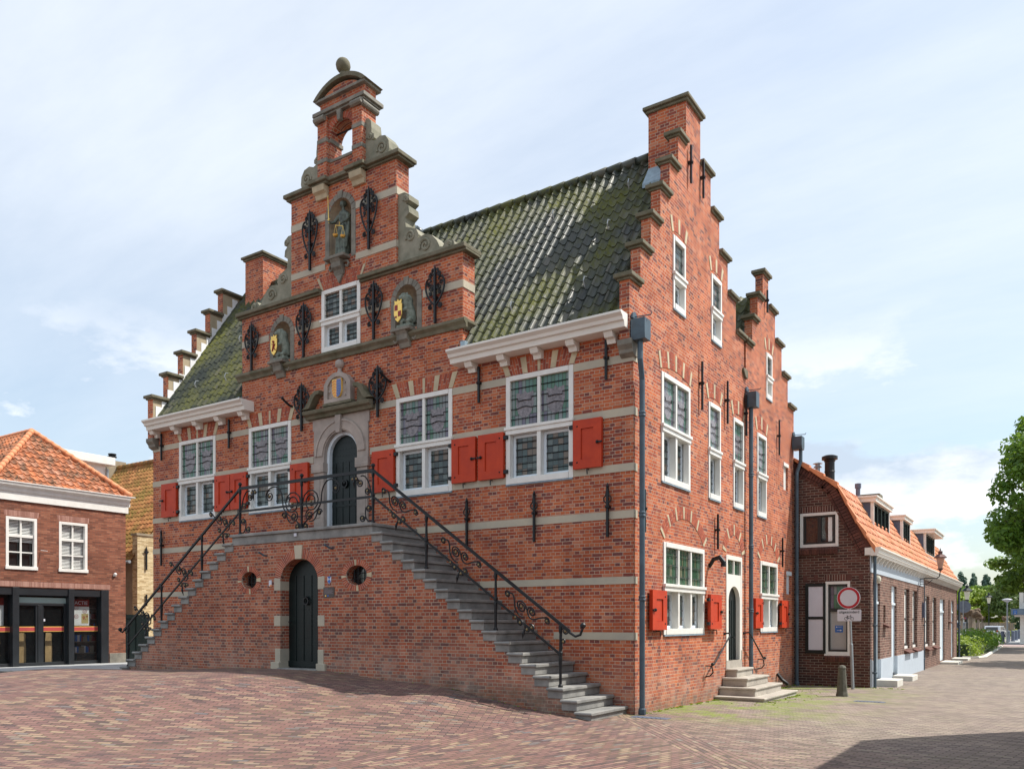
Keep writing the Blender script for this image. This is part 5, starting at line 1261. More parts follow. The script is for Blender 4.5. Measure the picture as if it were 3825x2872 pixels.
MB(HF).box(.97,1.49,-.10,-.08,2.05,2.8).build('pane','stained',w); MB(HF).box(.97,1.49,-.10,-.085,.87,2.05).build('roller_blind',simple('grey_blind',(.36,.35,.34),.5,var=.06),w)
mb=MB(HF); mb.box(1.14,1.36,-.083,-.078,1.42,1.62); st=mb.build('window_sticker','bluep',w)
mb=MB(HF); mb.prism([(1.19,1.475),(1.28,1.475),(1.28,1.455),(1.33,1.48),(1.28,1.505),(1.28,1.485),(1.19,1.485)],-.077,-.075); mb.box(1.17,1.20,-.077,-.075,1.56,1.59); mb.box(1.21,1.32,-.077,-.075,1.575,1.583); mb.build('sticker_print','signw',st)
mb=MB(HF)
for k in range(9): mb.prism([(.02,.76),(.02,.58),(.10,.56),(.14,.70)],.90+k*.075,.90+k*.075+.065,'dz')
mb.build('sill','vousd',w)
mb=MB(HF); mb.slab(rect(.33,.90,.80,2.85),[rect(.42,.83,.90,1.80),rect(.42,.83,1.88,2.76)],.02,.06); mb.mi=1; mb.box(.42,.83,.03,.045,.9,2.76); mb.build('shutter',['green','signw'],ha)
# flues
mb=MB(IDENT); mb.lathe([(.15,5.9),(.15,6.72),(.17,6.73),(.17,6.77),(.24,6.79),(.24,6.88),(.15,6.92)],.62,13.0,14); mb.lathe([(.155,6.4),(.165,6.41),(.155,6.43)],.62,13,14); mb.build('chimney_flue','iron',ha)
mb=MB(IDENT); mb.lathe([(.07,6.0),(.07,6.55),(.13,6.56),(.10,6.60),(.07,6.62),(.07,6.66),(.15,6.68),(.02,6.73)],.28,12.9,10); mb.build('chimney_flue','galv',ha)
mb=MB(IDENT); mb.lathe([(.08,5.9),(.08,6.55),(.11,6.56),(.11,6.72),(.02,6.74)],.55,17.8,10); mb.build('chimney_flue','slate',ha)
MB(IDENT).box(-.9,0.1,24.9,25.7,6.3,7.35).build('chimney','mossy',hb)
# pipes, lamp, steps, meter plates
def dpipe(x,y,z0,z1,par,r=.045,bend=None):
    mb=MB(IDENT); mb.tube([(x,y,z0),(x,y,z1)]+([bend] if bend else []),r,9)
    for z in (z0+.45,z0+1.8): mb.lathe([(r,z-.03),(r+.02,z-.02),(r+.02,z+.02),(r,z+.03)],x,y,9)
    mb.build('drainpipe','pipe',par)
dpipe(HX+.11,HY+.12,-.18,3.6,ha); dpipe(HX+.10,HE-.1,-.2,3.3,hb,.05,(HX+.2,HE-.1,3.55)); dpipe(HX+.05,HL,-.2,3.2,ha,.02)
mb=MB(HS); mb.box(HY+.02,HY+.06,.001,.05,-.3,.65); mb.build('corner_trim','greyp',ha)
mb=MB(HS); mb.ball((11.78,.12,2.95),.09,8,1,1,1.3); mb.box(11.72,11.84,.0,.06,2.9,3.0); mb.build('porch_lamp','lampg',ha)
mb=MB(HS); mb.box(22.2,22.45,.0,.10,1.9,2.5); mb.build('junction_box','slate',hb)
for y0,y1,z in ((11.9,12.95,.04),(14.9,16.1,.0)):
    o=thing('doorstep','pale concrete doorstep block at the '+('first' if y0<13 else 'second')+' door of the brown row','doorstep',(HX+.35,(y0+y1)/2,-.2),'doorsteps of the brown row'); MB(HS).box(y0,y1,.032,.62,-.4,z+.0).build('block','concrete',o,bevel=.015)
for y0,y1,z,l in ((28.2,30.3,-.09,'grey doorstep block in shade at the third door of the brown row'),(33.1,34.8,-.10,'pale doorstep block at the last door of the brown row')):
    o=thing('doorstep',l,'doorstep',(HX+.35,(y0+y1)/2,-.25),'doorsteps of the brown row'); MB(HS).box(y0,y1,.01,.75,-.5,z).build('block','concrete',o,bevel=.015)
# wall mounted lantern
wlm=thing('wall_lantern','old fashioned lantern with dark hood on a scrolled bracket above the brown row','street lamp',(HX,21.5,3.5))
mb=MB(IDENT); y=21.5; mb.tube([(HX+.31,y,3.42),(HX+.60,y,3.40),(HX+.70,y,3.5),(HX+.72,y,3.72)],.02,6); mb.tube([(HX+.02,y,3.2),(HX+.25,y,3.18),(HX+.45,y,3.36)],.014,5); mb.box(HX+.002,HX+.03,y-.03,y+.03,3.1,3.55); mb.tube([(HX+.03,y,3.40),(HX+.32,y,3.42)],.02,6)
mb.build('bracket','iron',wlm)
def lantern_head(x,y,z,s,gm,par,cap='iron'):
    mb=MB(IDENT); mb.lathe([(.10*s,z),(.19*s,z+.42*s)],x,y,4,rot=R(45)); mb.build('lantern_glass',gm,par)
    mb=MB(IDENT); mb.lathe([(.23*s,z+.42*s),(.24*s,z+.45*s),(.14*s,z+.56*s),(.08*s,z+.58*s),(.08*s,z+.66*s),(.11*s,z+.68*s),(.03*s,z+.72*s),(.012*s,z+.82*s)],x,y,8); mb.lathe([(.03*s,z-.10*s),(.11*s,z-.02*s),(.11*s,z)],x,y,6); mb.build('lantern_hood',cap,par,split=True)
lantern_head(HX+.72,21.5,3.78,.95,'lampp',wlm,simple('copper_hood',(.10,.05,.045),.4,metal=.4))
# ------------------------------------------------------------------ sign, bollard
sg=thing('traffic_sign','round red and white prohibition sign on grey post before the brown house','traffic sign',(1.83,10.25,-.13))
mb=MB(IDENT); mb.tube([(1.83,10.25,-.13),(1.79,10.25,1.1)],.045,10); mb.tube([(1.79,10.25,1.1),(1.75,10.25,2.3)],.03,10); mb.lathe([(.045,1.1),(.03,1.13)],1.79,10.25,10); mb.build('post','galv',sg)
SG=frontF(10.21)
mb=MB(SG); mb.disc(1.73,2.385,.305,.30,0,.012,40); ds=mb.build('sign_disc','signw',sg)
mb=MB(SG); mb.ring(1.73,2.385,.225,.290,.0125,.015,48); mb.build('red_ring','signr',ds)
def rrect(a,b,c,d,r,n=5): return arcpts(b-r,c+r,r,r,-90,0,n)+arcpts(b-r,d-r,r,r,0,90,n)+arcpts(a+r,d-r,r,r,90,180,n)+arcpts(a+r,c+r,r,r,180,270,n)
mb=MB(SG); mb.prism(rrect(1.435,2.055,1.745,2.065,.03),0,.012); pl=mb.build('sign_plate','signw',sg)
text('uitgezonderd',.100,SG,1.745,1.995,.0135,'lettering','ink',pl)
mb=MB(SG); cx,cz=1.745,1.835
mb.ring(cx-.078,cz-.02,.037,.047,.0125,.015,20); mb.ring(cx+.078,cz-.02,.037,.047,.0125,.015,20)
for a,b in (((-.078,-.02),(-.045,.045)),((-.045,.045),(.045,.045)),((-.045,.03),(.0,-.02)),((.0,-.02),(.045,.04)),((.078,-.02),(.04,.065)),((.0,-.02),(-.078,-.02)),((.02,.068),(.055,.068)),((-.065,.06),(-.03,.06)),((-.05,.06),(.0,-.02))):
    mb.tube([(cx+a[0],.014,cz+a[1]),(cx+b[0],.014,cz+b[1])],.0042,4)
mb.build('bicycle_symbol','ink',pl)
bo=thing('stone_bollard','weathered grey stone bollard with rounded top beside the traffic sign','bollard',(2.14,7.36,-.1))
mb=MB(IDENT); mb.lathe([(.15,-.15),(.145,-.06),(.125,.02),(.118,.15),(.093,.57),(.10,.585),(.10,.60),(.075,.64),(.03,.665)],2.14,7.36,8,rot=R(22.5)); mb.build('shaft','boll',bo,bevel=.012)
# ------------------------------------------------------------------ vegetation helpers
def leaves(mb,c,rad,n,size,flat=.0,seed=0,shell=.55):
    rnd=random.Random(seed); cx,cy,cz=c; rx,ry,rz=rad
    for _ in range(n):
        while True:
            x,y,z=rnd.uniform(-1,1),rnd.uniform(-1,1),rnd.uniform(-1,1); q=x*x+y*y+z*z
            if q<=1 and (q>shell*shell or rnd.random()<.25): break
        p=Vector((cx+x*rx,cy+y*ry,cz+z*rz)); nrm=Vector((x+rnd.uniform(-.9,.9),y+rnd.uniform(-.9,.9),z*.6+.5+rnd.uniform(-.8,.8))).normalized()
        a=nrm.orthogonal().normalized(); a.rotate(Matrix.Rotation(rnd.uniform(0,6.28),3,nrm)); b=nrm.cross(a); s=size*rnd.uniform(.6,1.3)
        mb.add([tuple(p-a*s),tuple(p+b*s*.55),tuple(p+a*s),tuple(p-b*s*.55)],[(0,1,2,3)])
def tree(name,lab,c,rad,nc,nl,ls,mat,seed,trunk=(.25,0),group=None,clump=.33,base=None,up=0):
    rnd=random.Random(seed); gzv=base if base is not None else gz(c[0],c[1])
    root=thing(name,lab,'tree',(c[0],c[1],gzv),group)
    mb=MB(IDENT); tm=MB(IDENT); tr=trunk[0]
    tm.tube([(c[0],c[1],gzv-.1),(c[0]+.1,c[1],gzv+(c[2]-gzv)*.5),(c[0],c[1]+.1,c[2]+rad[2]*.3)],[tr,tr*.75,tr*.3],8)
    for i in range(nc):
        th=rnd.uniform(0,6.28); ph=math.acos(rnd.uniform(-.85,1)); rr=rnd.uniform(.45,1)**.6
        x,y,z=rr*math.sin(ph)*math.cos(th),rr*math.sin(ph)*math.sin(th),rr*math.cos(ph)
        if up: x*=1-.55*(z*.5+.5)*up; y*=1-.55*(z*.5+.5)*up
        cc=(c[0]+x*rad[0],c[1]+y*rad[1],c[2]+z*rad[2]); k=rnd.uniform(.6,1.25)*clump
        leaves(mb,cc,(rad[0]*k,rad[1]*k,rad[2]*k*.62),nl,ls,seed=seed*1000+i)
        if i%3==0: tm.tube([(c[0],c[1],c[2]-rad[2]*.5+ (z+1)*rad[2]*.3),((c[0]+cc[0])/2,(c[1]+cc[1])/2,(cc[2]+c[2])/2-.1*rad[2]),cc],[tr*.4,tr*.2,tr*.08],5)
    mb.build('crown',mat,root,recalc=False); tm.build('trunk','trunk',root)
    return root
def hedge(name,lab,cat,box,n,ls,mat,seed,group=None):
    x0,x1,y0,y1,z0,z1=box; root=thing(name,lab,cat,((x0+x1)/2,(y0+y1)/2,z0),group); mb=MB(IDENT); rnd=random.Random(seed)
    k=max(2,int((y1-y0)/(.8)))
    for i in range(k):
        yc=y0+(y1-y0)*(i+.5)/k; h=(z1-z0)*rnd.uniform(.85,1.1)
        for j in range(2): leaves(mb,((x0+x1)/2+rnd.uniform(-.2,.2)*(x1-x0),yc+rnd.uniform(-.2,.2),z0+h*(.3+.3*j)),((x1-x0)*.52,(y1-y0)/k*.75,h*.45),n//k//2,ls,seed=seed*50+i*2+j,shell=.7)
    mb.build('foliage',mat,root,recalc=False); 
    mb=MB(IDENT); mb.box(x0+.25*(x1-x0),x1-.25*(x1-x0),y0+.2,y1-.2,z0-.1,z0+(z1-z0)*.6); mb.build('twigs','leafd',root); return root
# big tree at the right edge
M['leafg']=leafmat('leaf_light_green',(.09,.19,.02),(.17,.27,.04),.35)
tree('broadleaf_tree','large fresh green tree overhanging the street at the right edge',(7.6,55,10.2),(5.2,5.2,7.0),125,210,.20,'leaf',5,(.42,0),clump=.21)
tree('broadleaf_tree','low branching tree with yellow green leaves below the big tree',(5.9,60,6.3),(3.9,3.6,2.9),60,210,.19,'leafg',6,(.25,0),clump=.27)
# distance
tree('bright_shrub_tree','bright yellow green tree behind the pollards',(-6.5,148,4.3),(6.5,5,3.0),50,170,.28,'leafy',11,(.25,0))
tree('bright_shrub_tree','second yellow green tree lower, beside the black lamp post',(-1.2,150,3.2),(3.6,3,2.0),30,130,.26,'leafy',12,(.2,0))
tree('park_tree','olive green spreading tree behind the right hand street lamps',(3.0,140,5.4),(5.6,5,4.3),70,190,.27,'leafm',13,(.3,0))
tree('park_tree','round dark green tree rising above the yellow green ones',(-9.0,205,6.6),(6.5,6,4.4),60,150,.40,'leaf',14,(.35,0))
tree('park_tree','dark low tree behind the bollards',(5.5,112,2.6),(3.2,3,2.6),36,150,.22,'leafd',15,(.25,0))
pl_=[(-15,14.2,1.5,3.6),(-11.4,13.6,.9,2.6),(-7.8,13.4,1.0,2.8),(-4.4,13.0,.9,2.6),(-.2,13.8,1.5,3.8),(4.6,14.0,1.0,3.6),(7.6,14.4,1.4,3.8)]
for i,(x,t,r,h) in enumerate(pl_): tree('poplar_tree','slim bluish green poplar paled for haze on the far skyline, number '+['one','two','three','four','five','six','seven'][i]+' from the left',(x-4,290,t-h+3.2),(r*1.3,2,h*1.15),26,90,.42,'leafb',20+i,(.3,0),'poplars on the skyline',clump=.42,up=1)
# off-frame tree that shades the street
tree('broadleaf_tree','green street tree beyond the right edge whose shade lies on the road',(10.5,33,6.5),(3.6,4.2,3.2),50,160,.2,'leaf',31,(.3,0))
# hedges and planting
hedge('hedge','yellow green hedge at the far end of the brown row','hedge',(1.2,3.0,37.2,41.5,-.2,.95),2600,.075,'leafy',1)
hedge('hedge','dark green clipped hedge behind the spiky plants','hedge',(.6,2.9,47,62,-.2,1.15),4200,.10,'leaf',2)
hedge('hedge','mixed green and yellow hedge between the pollard trunks','hedge',(-1.2,2.0,42,50,-.2,1.0),3000,.09,'leafm',3)
hedge('hedge','low bright hedge beyond the black bollards','hedge',(2.2,5.5,103,106,-.2,.9),1400,.14,'leafy',4)
hedge('shrub','dark rounded shrub beside the white building','shrub',(4.6,6.4,94,97,-.2,1.7),1000,.15,'leafd',8)
for i,(x,y,s,l) in enumerate(((2.5,42.6,1.0,'nearest'),(2.65,44.6,.85,'middle'),(2.7,46.6,.8,'farthest'))):
    root=thing('spiky_plant',l+' grey green spiky leaved plant along the kerb','plant',(x,y,-.2),'spiky plants along the kerb'); mb=MB(IDENT); rnd=random.Random(i)
    for k in range(46):
        a=rnd.uniform(0,6.28); L_=rnd.uniform(.5,1.0)*s; el=rnd.uniform(.25,1.4); w=.035
        d=Vector((math.cos(a)*math.cos(el),math.sin(a)*math.cos(el),math.sin(el))); sd=Vector((-math.sin(a),math.cos(a),0)); b0=Vector((x,y,-.18)); m_=b0+d*L_*.6; e=b0+d*L_+Vector((0,0,-.12))
        mb.add([tuple(b0-sd*w),tuple(b0+sd*w),tuple(m_+sd*w*.8),tuple(e),tuple(m_-sd*w*.8)],[(0,1,2,3,4)])
    mb.build('leaves',leafmat('agave_%d'%i,(.10,.16,.08),(.22,.27,.16),.1),root,recalc=False)
# pollards
def pollard(x,y,h,s,lab,seed):
    root=thing('pollard_tree',lab,'tree',(x,y,gz(x,y)),'pollard trees in a row'); mb=MB(IDENT); mb.tube([(x,y,-.3),(x+.03,y,h*.5),(x,y,h)],[.2*s,.15*s,.16*s],8); mb.build('trunk','wood',root)
    rnd=random.Random(seed)
    def kn(m):
        m.F=IDENT
        for i in range(22):
            a=rnd.uniform(0,6.28); r=rnd.uniform(0,.62)*s; m.ball((x+r*math.cos(a),y+r*math.sin(a),h+rnd.uniform(0,.38)*s),rnd.uniform(.12,.22)*s,6)
        m.tube([(x-.45*s,y,h+.1),(x,y,h-.15),(x+.45*s,y,h+.15)],.12*s,6)
    fused('knobbly_head',kn,'knob',root,.05)
pollard(-.55,80,2.35,1.5,'nearest pollarded tree with a large knotted head',1); pollard(-1.5,96,2.4,1.4,'second pollarded tree, just right of the nearest',2)
for i,(x,y) in enumerate(((-4.0,112),(-2.6,120),(-5.2,126),(.5,128),(-3.4,140))): pollard(x,y,2.2,1.1,['slim pollard behind the near pair, left','slim pollard between the two nearest heads','slim pollard seen beside the brown row','pollard just right of the black lamp post','small pollard farthest back in the row'][i],5+i)
# street lamps
def lamp_post(x,y,h,s,lab):
    root=thing('street_lamp',lab,'street lamp',(x,y,gz(x,y)),'street lamps at the end of the street'); mb=MB(IDENT); mb.lathe([(.13*s,-.3),(.13*s,.5),(.09*s,.6),(.07*s,.9),(.06*s,1.0),(.06*s,h*.55),(.085*s,h*.56),(.05*s,h*.58),(.045*s,h-.15),(.08*s,h-.1),(.05*s,h)],x,y,8); mb.build('post','green',root)
    lantern_head(x,y,h+.08,1.7*s,'lampg',root,'green')
lamp_post(-1.25,85,4.05,1.25,'dark green lantern lamp post right beside the end of the brown row'); lamp_post(-1.75,128,4.5,1.25,'black lantern lamp post beside the silver car')
def mush(x,y,h,lab):
    root=thing('street_lamp',lab,'street lamp',(x,y,gz(x,y)),'street lamps at the end of the street'); mb=MB(IDENT); mb.tube([(x,y,-.3),(x,y,h)],[.09,.05],8); mb.build('post','galv',root)
    mb=MB(IDENT); mb.lathe([(.10,h-.05),(.14,h+.03),(.42,h+.16),(.46,h+.22),(.34,h+.30),(.05,h+.34)],x,y,12); mb.build('lamp_head','signw',root,smooth=True)
mush(2.62,79.5,3.72,'grey post with white dish lamp next to the black bollards'); mush(1.5,150,4.3,'smaller dish lamp farther off above the silver car')
rs=thing('traffic_sign','back of a round grey traffic sign on a pole above the pollard heads','traffic sign',(-.95,77,-.2))
MB(frontF(77)).tube([(-.95,.04,-.2),(-.95,.04,3.9)],.035,6).build('post','galv',rs); MB(frontF(77)).disc(-.9,3.25,.62,.60,0,.03,24).build('sign_back',simple('sign_back_grey',(.12,.14,.18),.5),rs)
bs=thing('traffic_sign','small blue and red round sign glimpsed between the pollards','traffic sign',(-1.5,88,-.2))
MB(frontF(88)).tube([(-1.5,.0,-.2),(-1.5,.0,2.6)],.03,6).build('post','galv',bs); s_=MB(frontF(88)).disc(-1.5,2.45,.36,.36,0.03,.05,20).build('sign_face','bluep',bs); MB(frontF(88)).ring(-1.5,2.45,.29,.36,.052,.06,20).build('red_ring','signr',s_)
# bollards
bp=None
for i,(x,y) in enumerate(((2.39,76),(2.62,81.5),(2.95,83.5),(3.0,90),(3.05,98))):
    lab=['nearest and leftmost black bollard','black bollard at the foot of the dish lamp','black bollard right of the dish lamp','fourth black bollard toward the hedge','farthest black bollard by the white building'][i]
    if bp is None:
        bp=thing('bollard',lab,'bollard',(x,y,gz(x,y)),'black bollards across the street end'); mb=MB(IDENT); z=gz(x,y); mb.lathe([(.20,z-.1),(.19,z+.1),(.16,z+.2),(.15,z+1.0),(.17,z+1.02),(.15,z+1.1),(.03,z+1.15)],x,y,10); mb.build('post','slate',bp)
    else: dup(bp,(x,y,gz(x,y)),lab)
# cars
def car(x,y,rz,paint,lab,h=1.5,w=1.85,van=False):
    root=thing('parked_car',lab,'car',(0,0,0),'cars parked at the end of the street'); L=4.2; 
    F=IDENT; mb=MB(F); 
    side=[(-L/2,.35),(-L/2+.02,.75),(-L/2+.25,.92),(-L/2+.55,h-.1),(-L/2+.9,h),(.55,h),(1.15,1.0),(L/2-.15,.82),(L/2,.55),(L/2-.02,.32)] if not van else [(-L/2,.35),(-L/2,1.9),(-L/2+.15,2.05),(.9,2.05),(1.3,1.2),(L/2-.1,1.0),(L/2,.4)]
    mb.prism(side,-w/2,w/2,'uz'); bd=mb.build('body',paint,root,bevel=.08)
    mb=MB(F)
    mb.add([(-L/2+.235,-w*.40,.97),(-L/2+.235,w*.40,.97),(-L/2+.50,w*.36,h-.16),(-L/2+.50,-w*.36,h-.16)],[(0,1,2,3)]) if not van else mb.box(-L/2-.01,-L/2,-.6,.6,1.2,1.75)
    mb.v=[(a-.02,b,c) for a,b,c in mb.v]
    for s in (-1,1): mb.box(-1.2,.6,s*w/2-.005,s*w/2+.008,.98,h-.14)
    mb.build('window','glass',root,split=True)
    for sx in (-1.3,1.3):
        for s in (-1,1):
            m=MB(lambda u,d,z,sx=sx,s=s:(sx+u,s*(w/2-.08)+d,.33+z)); m.disc(0,0,.32,.32,-.1,.1,16); wh=m.build('wheel','rubber',root)
            m=MB(lambda u,d,z,sx=sx,s=s:(sx+u,s*(w/2-.08)+d,.33+z)); m.disc(0,0,.19,.19,-.11,.11,12); m.build('rim','galv',wh)
    for s in (-1,1):
        m=MB(F); m.box(-L/2-.015,-L/2+.1,min(s*w*.30,s*w*.46),max(s*w*.30,s*w*.46),.72,.92); m.build('tail_light','taillight',root)
        m=MB(F); m.ball((.7,s*(w/2+.1),1.02),.1,6); m.build('wing_mirror',paint,root)
    m=MB(F); m.box(-L/2-.02,-L/2,-.26,.26,.50,.61); m.build('number_plate','yellow',root)
    root.location=(x,y,gz(x,y)); root.rotation_euler=(0,0,rz); return root
car(-.15,113,R(80),'carw','silver car seen from behind beyond the black lamp post'); car(-4.9,98,R(85),'card','dark car with yellow number plate partly hidden by the brown row')
car(.35,140,R(80),'yellow','yellow van roof rising behind the silver car',van=True); car(-4.3,118,R(70),'card','dark blue car between the pollard trunks'); 
fn=thing('board_fence','grey brown board fence behind the pollards and parked cars','fence',(-3.5,135,-.2)); mb=MB(frontF(135))
for k in range(60): mb.box(-12+k*.22,-12+k*.22+.2,0,.04,-.3,1.75)
mb.build('boards','wood',fn)
# white building at the right
wb=thing('white_building','white two storey building with grey blue canopy at the right edge','building',(8,76,-.2))
mb=MB(IDENT); mb.box(3.90,14,72,80,-.5,2.45); mb.box(3.85,14,71.9,80,2.9,5.6); mb.build('wall','white',wb)
mb=MB(IDENT); mb.box(3.25,14,70.8,80.2,2.40,2.93); cn=mb.build('canopy',simple('canopy_blue',(.14,.20,.27),.5),wb); MB(IDENT).box(3.5,5,71.2,72,2.22,2.398).build('canopy_soffit','white',cn)
mb=MB(frontF(70.79)); mb.box(3.42,3.72,.0,.02,2.45,2.80); lg=mb.build('logo_sign','bluep',cn)
mb=MB(frontF(70.79))
for a,b in ((3.50,2.68),(3.57,2.72),(3.64,2.68),(3.57,2.58)): mb.disc(a,b,.025,.025,.021,.03,8)
mb.prism([(3.49,2.52),(3.65,2.52),(3.57,2.6)],.021,.03); mb.build('logo','greyp',lg)
mb=MB(frontF(71.9)); mb.box(4.2,6.5,.002,.04,3.5,4.9); mb.build('window','glass',wb)
# building across the street that throws the shadow in the corner
cb=thing('corner_house','tall brick corner house across the street, beyond the right edge','house',(10,-4,0))
mb=MB(IDENT); FP=[(7.55,-9.5),(7.55,1.25),(9.4,3.8),(14,3.8),(14,-9.5)]
mb.prism(FP,-.3,6.0,'ud'); mb.build('wall','brick_lit',cb); mb=MB(IDENT); mb.prism([(7.48,-9.6),(7.48,1.28),(9.37,3.9),(14.1,3.9),(14.1,-9.6)],6.0,6.15,'ud'); mb.build('cornice','white',cb)
for y in (-1.2,-3.6,-6.0):
    for z in (.9,3.7):
        w=MB(lambda u,d,z_:(7.55-d,u,z_)).box(y-.5,y+.5,-.0,.03,z,z+1.5).build('window','white',cb); MB(lambda u,d,z_:(7.55-d,u,z_)).box(y-.42,y+.42,.031,.035,z+.1,z+1.4).build('pane','glass',w)
# ------------------------------------------------------------------ GROUND
def grid_sheet(name,xs,ys,dz,mat,inside=None):
    V_=[(x,y,gz(x,y)+dz) for y in ys for x in xs]; n=len(xs); Fs=[]
    for j in range(len(ys)-1):
        for i in range(n-1):
            if inside and not inside((xs[i]+xs[i+1])/2,(ys[j]+ys[j+1])/2): continue
            Fs.append((j*n+i,j*n+i+1,(j+1)*n+i+1,(j+1)*n+i))
    mb=MB(IDENT); mb.add(V_,Fs); o=mb.build(name,mat,None,recalc=False,smooth=True); return tag(o,kind='structure')
def fr(a,b,s): 
    o=[];v=a
    while v<b-1e-6: o.append(round(v,4)); v+=s
    return o+[b]
xs=[-900,-300,-100,-60,-45]+fr(-34,14,.5)+[18,25,40,80,200,900]; ys=[-300,-80,-40,-28,-22]+fr(-17,14,.5)+fr(15,60,3)[0:]+[75,100,130,170,230,320,600,1500]
m,nt,b=new_mat('brick_paving'); t=NT(nt); p=t.pos(); X,Y,Z_=t.sep(p)
def rot(px,py,a,sx=1.): 
    c,s=math.cos(R(a)),math.sin(R(a))
    return t.comb(t.math('ADD',t.math('MULTIPLY',px,c),t.math('MULTIPLY',py,s)),t.math('ADD',t.math('MULTIPLY',px,-s),t.math('MULTIPLY',py,c)),0)
wob=t.n('VectorMath',operation='ADD'); t.set(wob.inputs[0],p)
nz=t.n('TexNoise'); t.set(nz.inputs['Vector'],p); nz.inputs['Scale'].default_value=2.2; nz.inputs['Detail'].default_value=3
sc=t.n('VectorMath',operation='MULTIPLY_ADD'); t.set(sc.inputs[0],nz.outputs[1]); sc.inputs[1].default_value=(.035,.035,0); sc.inputs[2].default_value=(-.0175,-.0175,0); t.set(wob.inputs[1],sc.outputs[0])
WX,WY,_=t.sep(wob.outputs[0])
def pv(ang,bw=.215,rh=.082,ms=.0085):
    br=t.n('TexBrick',offset=.5,squash=1.); t.set(br.inputs['Vector'],rot(WX,WY,ang))
    for k,v in (('Color1',(0,0,0,1)),('Color2',(1,1,1,1)),('Mortar',(0,0,0,1)),('Scale',1.),('Mortar Size',ms),('Mortar Smooth',.3),('Bias',0.),('Brick Width',bw),('Row Height',rh)): t.set(br.inputs[k],v)
    return br
B1=pv(28); B2=pv(75); B3=pv(3); B4=pv(-8); B5=pv(-51+0)
dA=t.math('ADD',X,.60)                       # left boundary
nB=(3.49/4.486,2.82/4.486)
# signed distance to the right hand boundary, positive toward the street
ux,uy=2.82/4.486,-3.49/4.486
dB=t.math('ADD',t.math('MULTIPLY',t.math('SUBTRACT',X,.67),-uy),t.math('MULTIPLY',t.math('ADD',Y,.95),ux))
kL=t.math('MULTIPLY',t.math('LESS_THAN',dA,-.22),t.math('LESS_THAN',dB,.3)); kR=t.math('GREATER_THAN',dB,.3)
bA=t.math('MULTIPLY',t.math('LESS_THAN',t.math('ABSOLUTE',t.math('ADD',dA,0.)),.22),t.math('LESS_THAN',dB,.3)); bB=t.math('LESS_THAN',t.math('ABSOLUTE',dB),.3)
def pick(i):
    c=B2.outputs[i]
    for k,B in ((kL,B1),(kR,B4),(bA,pvA),(bB,B5)): c=t.mix(k,c,B.outputs[i])
    return c
pvA=pv(90)
rnd_=pick(0); mor=pick(1)
colL=t.ramp(rnd_,[(0,(.105,.07,.07)),(.22,(.18,.105,.098)),(.5,(.225,.12,.105)),(.74,(.25,.145,.125)),(.92,(.34,.24,.165)),(1,(.15,.135,.145))])
colR=t.ramp(rnd_,[(0,(.19,.155,.135)),(.3,(.26,.21,.185)),(.6,(.30,.24,.21)),(.9,(.34,.285,.24)),(1,(.38,.33,.26))])
soft=t.rng(dB,-1.2,3.0,0,1); c=t.mix(soft,colL,colR)
c=t.mix(.7,c,t.mix(t.noise(p,1.1,5,.6),(.40,.40,.40,1),(1.28,1.25,1.2,1)),'MULTIPLY')
mcol=t.mix(t.rng(t.noise(p,.7,4),.4,.62),(.05,.042,.035,1),(.10,.10,.045,1))
c=t.mix(t.math('MULTIPLY',mor,.9),c,mcol)
# moss near the sunlit side wall
near=t.math('MULTIPLY',t.rng(X,4.2,1.2,0,1),t.math('MULTIPLY',t.rng(Y,-.6,.8,0,1),t.rng(Y,13,9,0,1)))
near=t.math('MULTIPLY',near,t.rng(X,-.5,.0,0,1))
d1=t.math('ABSOLUTE',t.math('SUBTRACT',X,1.15)); 
mossf=t.math('MULTIPLY',near,t.rng(t.noise(p,.8,6,.65),.44,.54)); mossf=t.math('MULTIPLY',mossf,t.rng(t.noise(p,9,4,.7),.32,.55))
near2=t.math('MULTIPLY',t.rng(Y,-1.0,-1.4,1,0),t.rng(Y,-2.4,-1.6,0,1)); near2=t.math('MULTIPLY',near2,t.rng(X,-9,-1,0,.0))
c=t.mix(t.math('MULTIPLY',mossf,.8),c,(.17,.24,.025,1))
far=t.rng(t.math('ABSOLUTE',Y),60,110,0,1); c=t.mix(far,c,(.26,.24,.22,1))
t.set(b.inputs['Base Color'],c); b.inputs['Roughness'].default_value=.85; b.inputs['Specular IOR Level'].default_value=.3
t.bump(b,t.math('ADD',t.math('SUBTRACT',1.,mor),t.math('MULTIPLY',t.noise(p,3.5,3),.7)),.55,.012)
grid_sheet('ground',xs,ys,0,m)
# grey pavement before the shop
mp=brick('grey_paving',[(0,(.30,.31,.31)),(.5,(.36,.37,.37)),(1,(.42,.42,.42))],(.2,.2,.19),bw=.3,rh=.3,ms=.006,squash=1,weather=.15)
gx=fr(-34,-15.6,.4); gy=fr(-5,9,.4)
grid_sheet('pavement',gx,gy,.03,mp,lambda x,y: y>-2.35+(x+18.9)*.47 and y<8.8)
mb=MB(IDENT)
for i in range(14):
    x0=-23+i*.55; x1=x0+.54; f=lambda x:-2.42+(x+18.9)*.47
    if x1>-15.0: break
    mb.add([(x0,f(x0),gz(x0,f(x0))-.1),(x1,f(x1),gz(x1,f(x1))-.1),(x1,f(x1)+.14,gz(x1,f(x1))-.1),(x0,f(x0)+.14,gz(x0,f(x0))-.1),(x0,f(x0),gz(x0,f(x0))+.034),(x1,f(x1),gz(x1,f(x1))+.034),(x1,f(x1)+.14,gz(x1,f(x1))+.034),(x0,f(x0)+.14,gz(x0,f(x0))+.034)],[(0,1,2,3),(4,5,6,7),(0,1,5,4),(1,2,6,5),(2,3,7,6),(3,0,4,7)])
tag(mb.build('kerb','stone',None,bevel=.01),kind='structure')
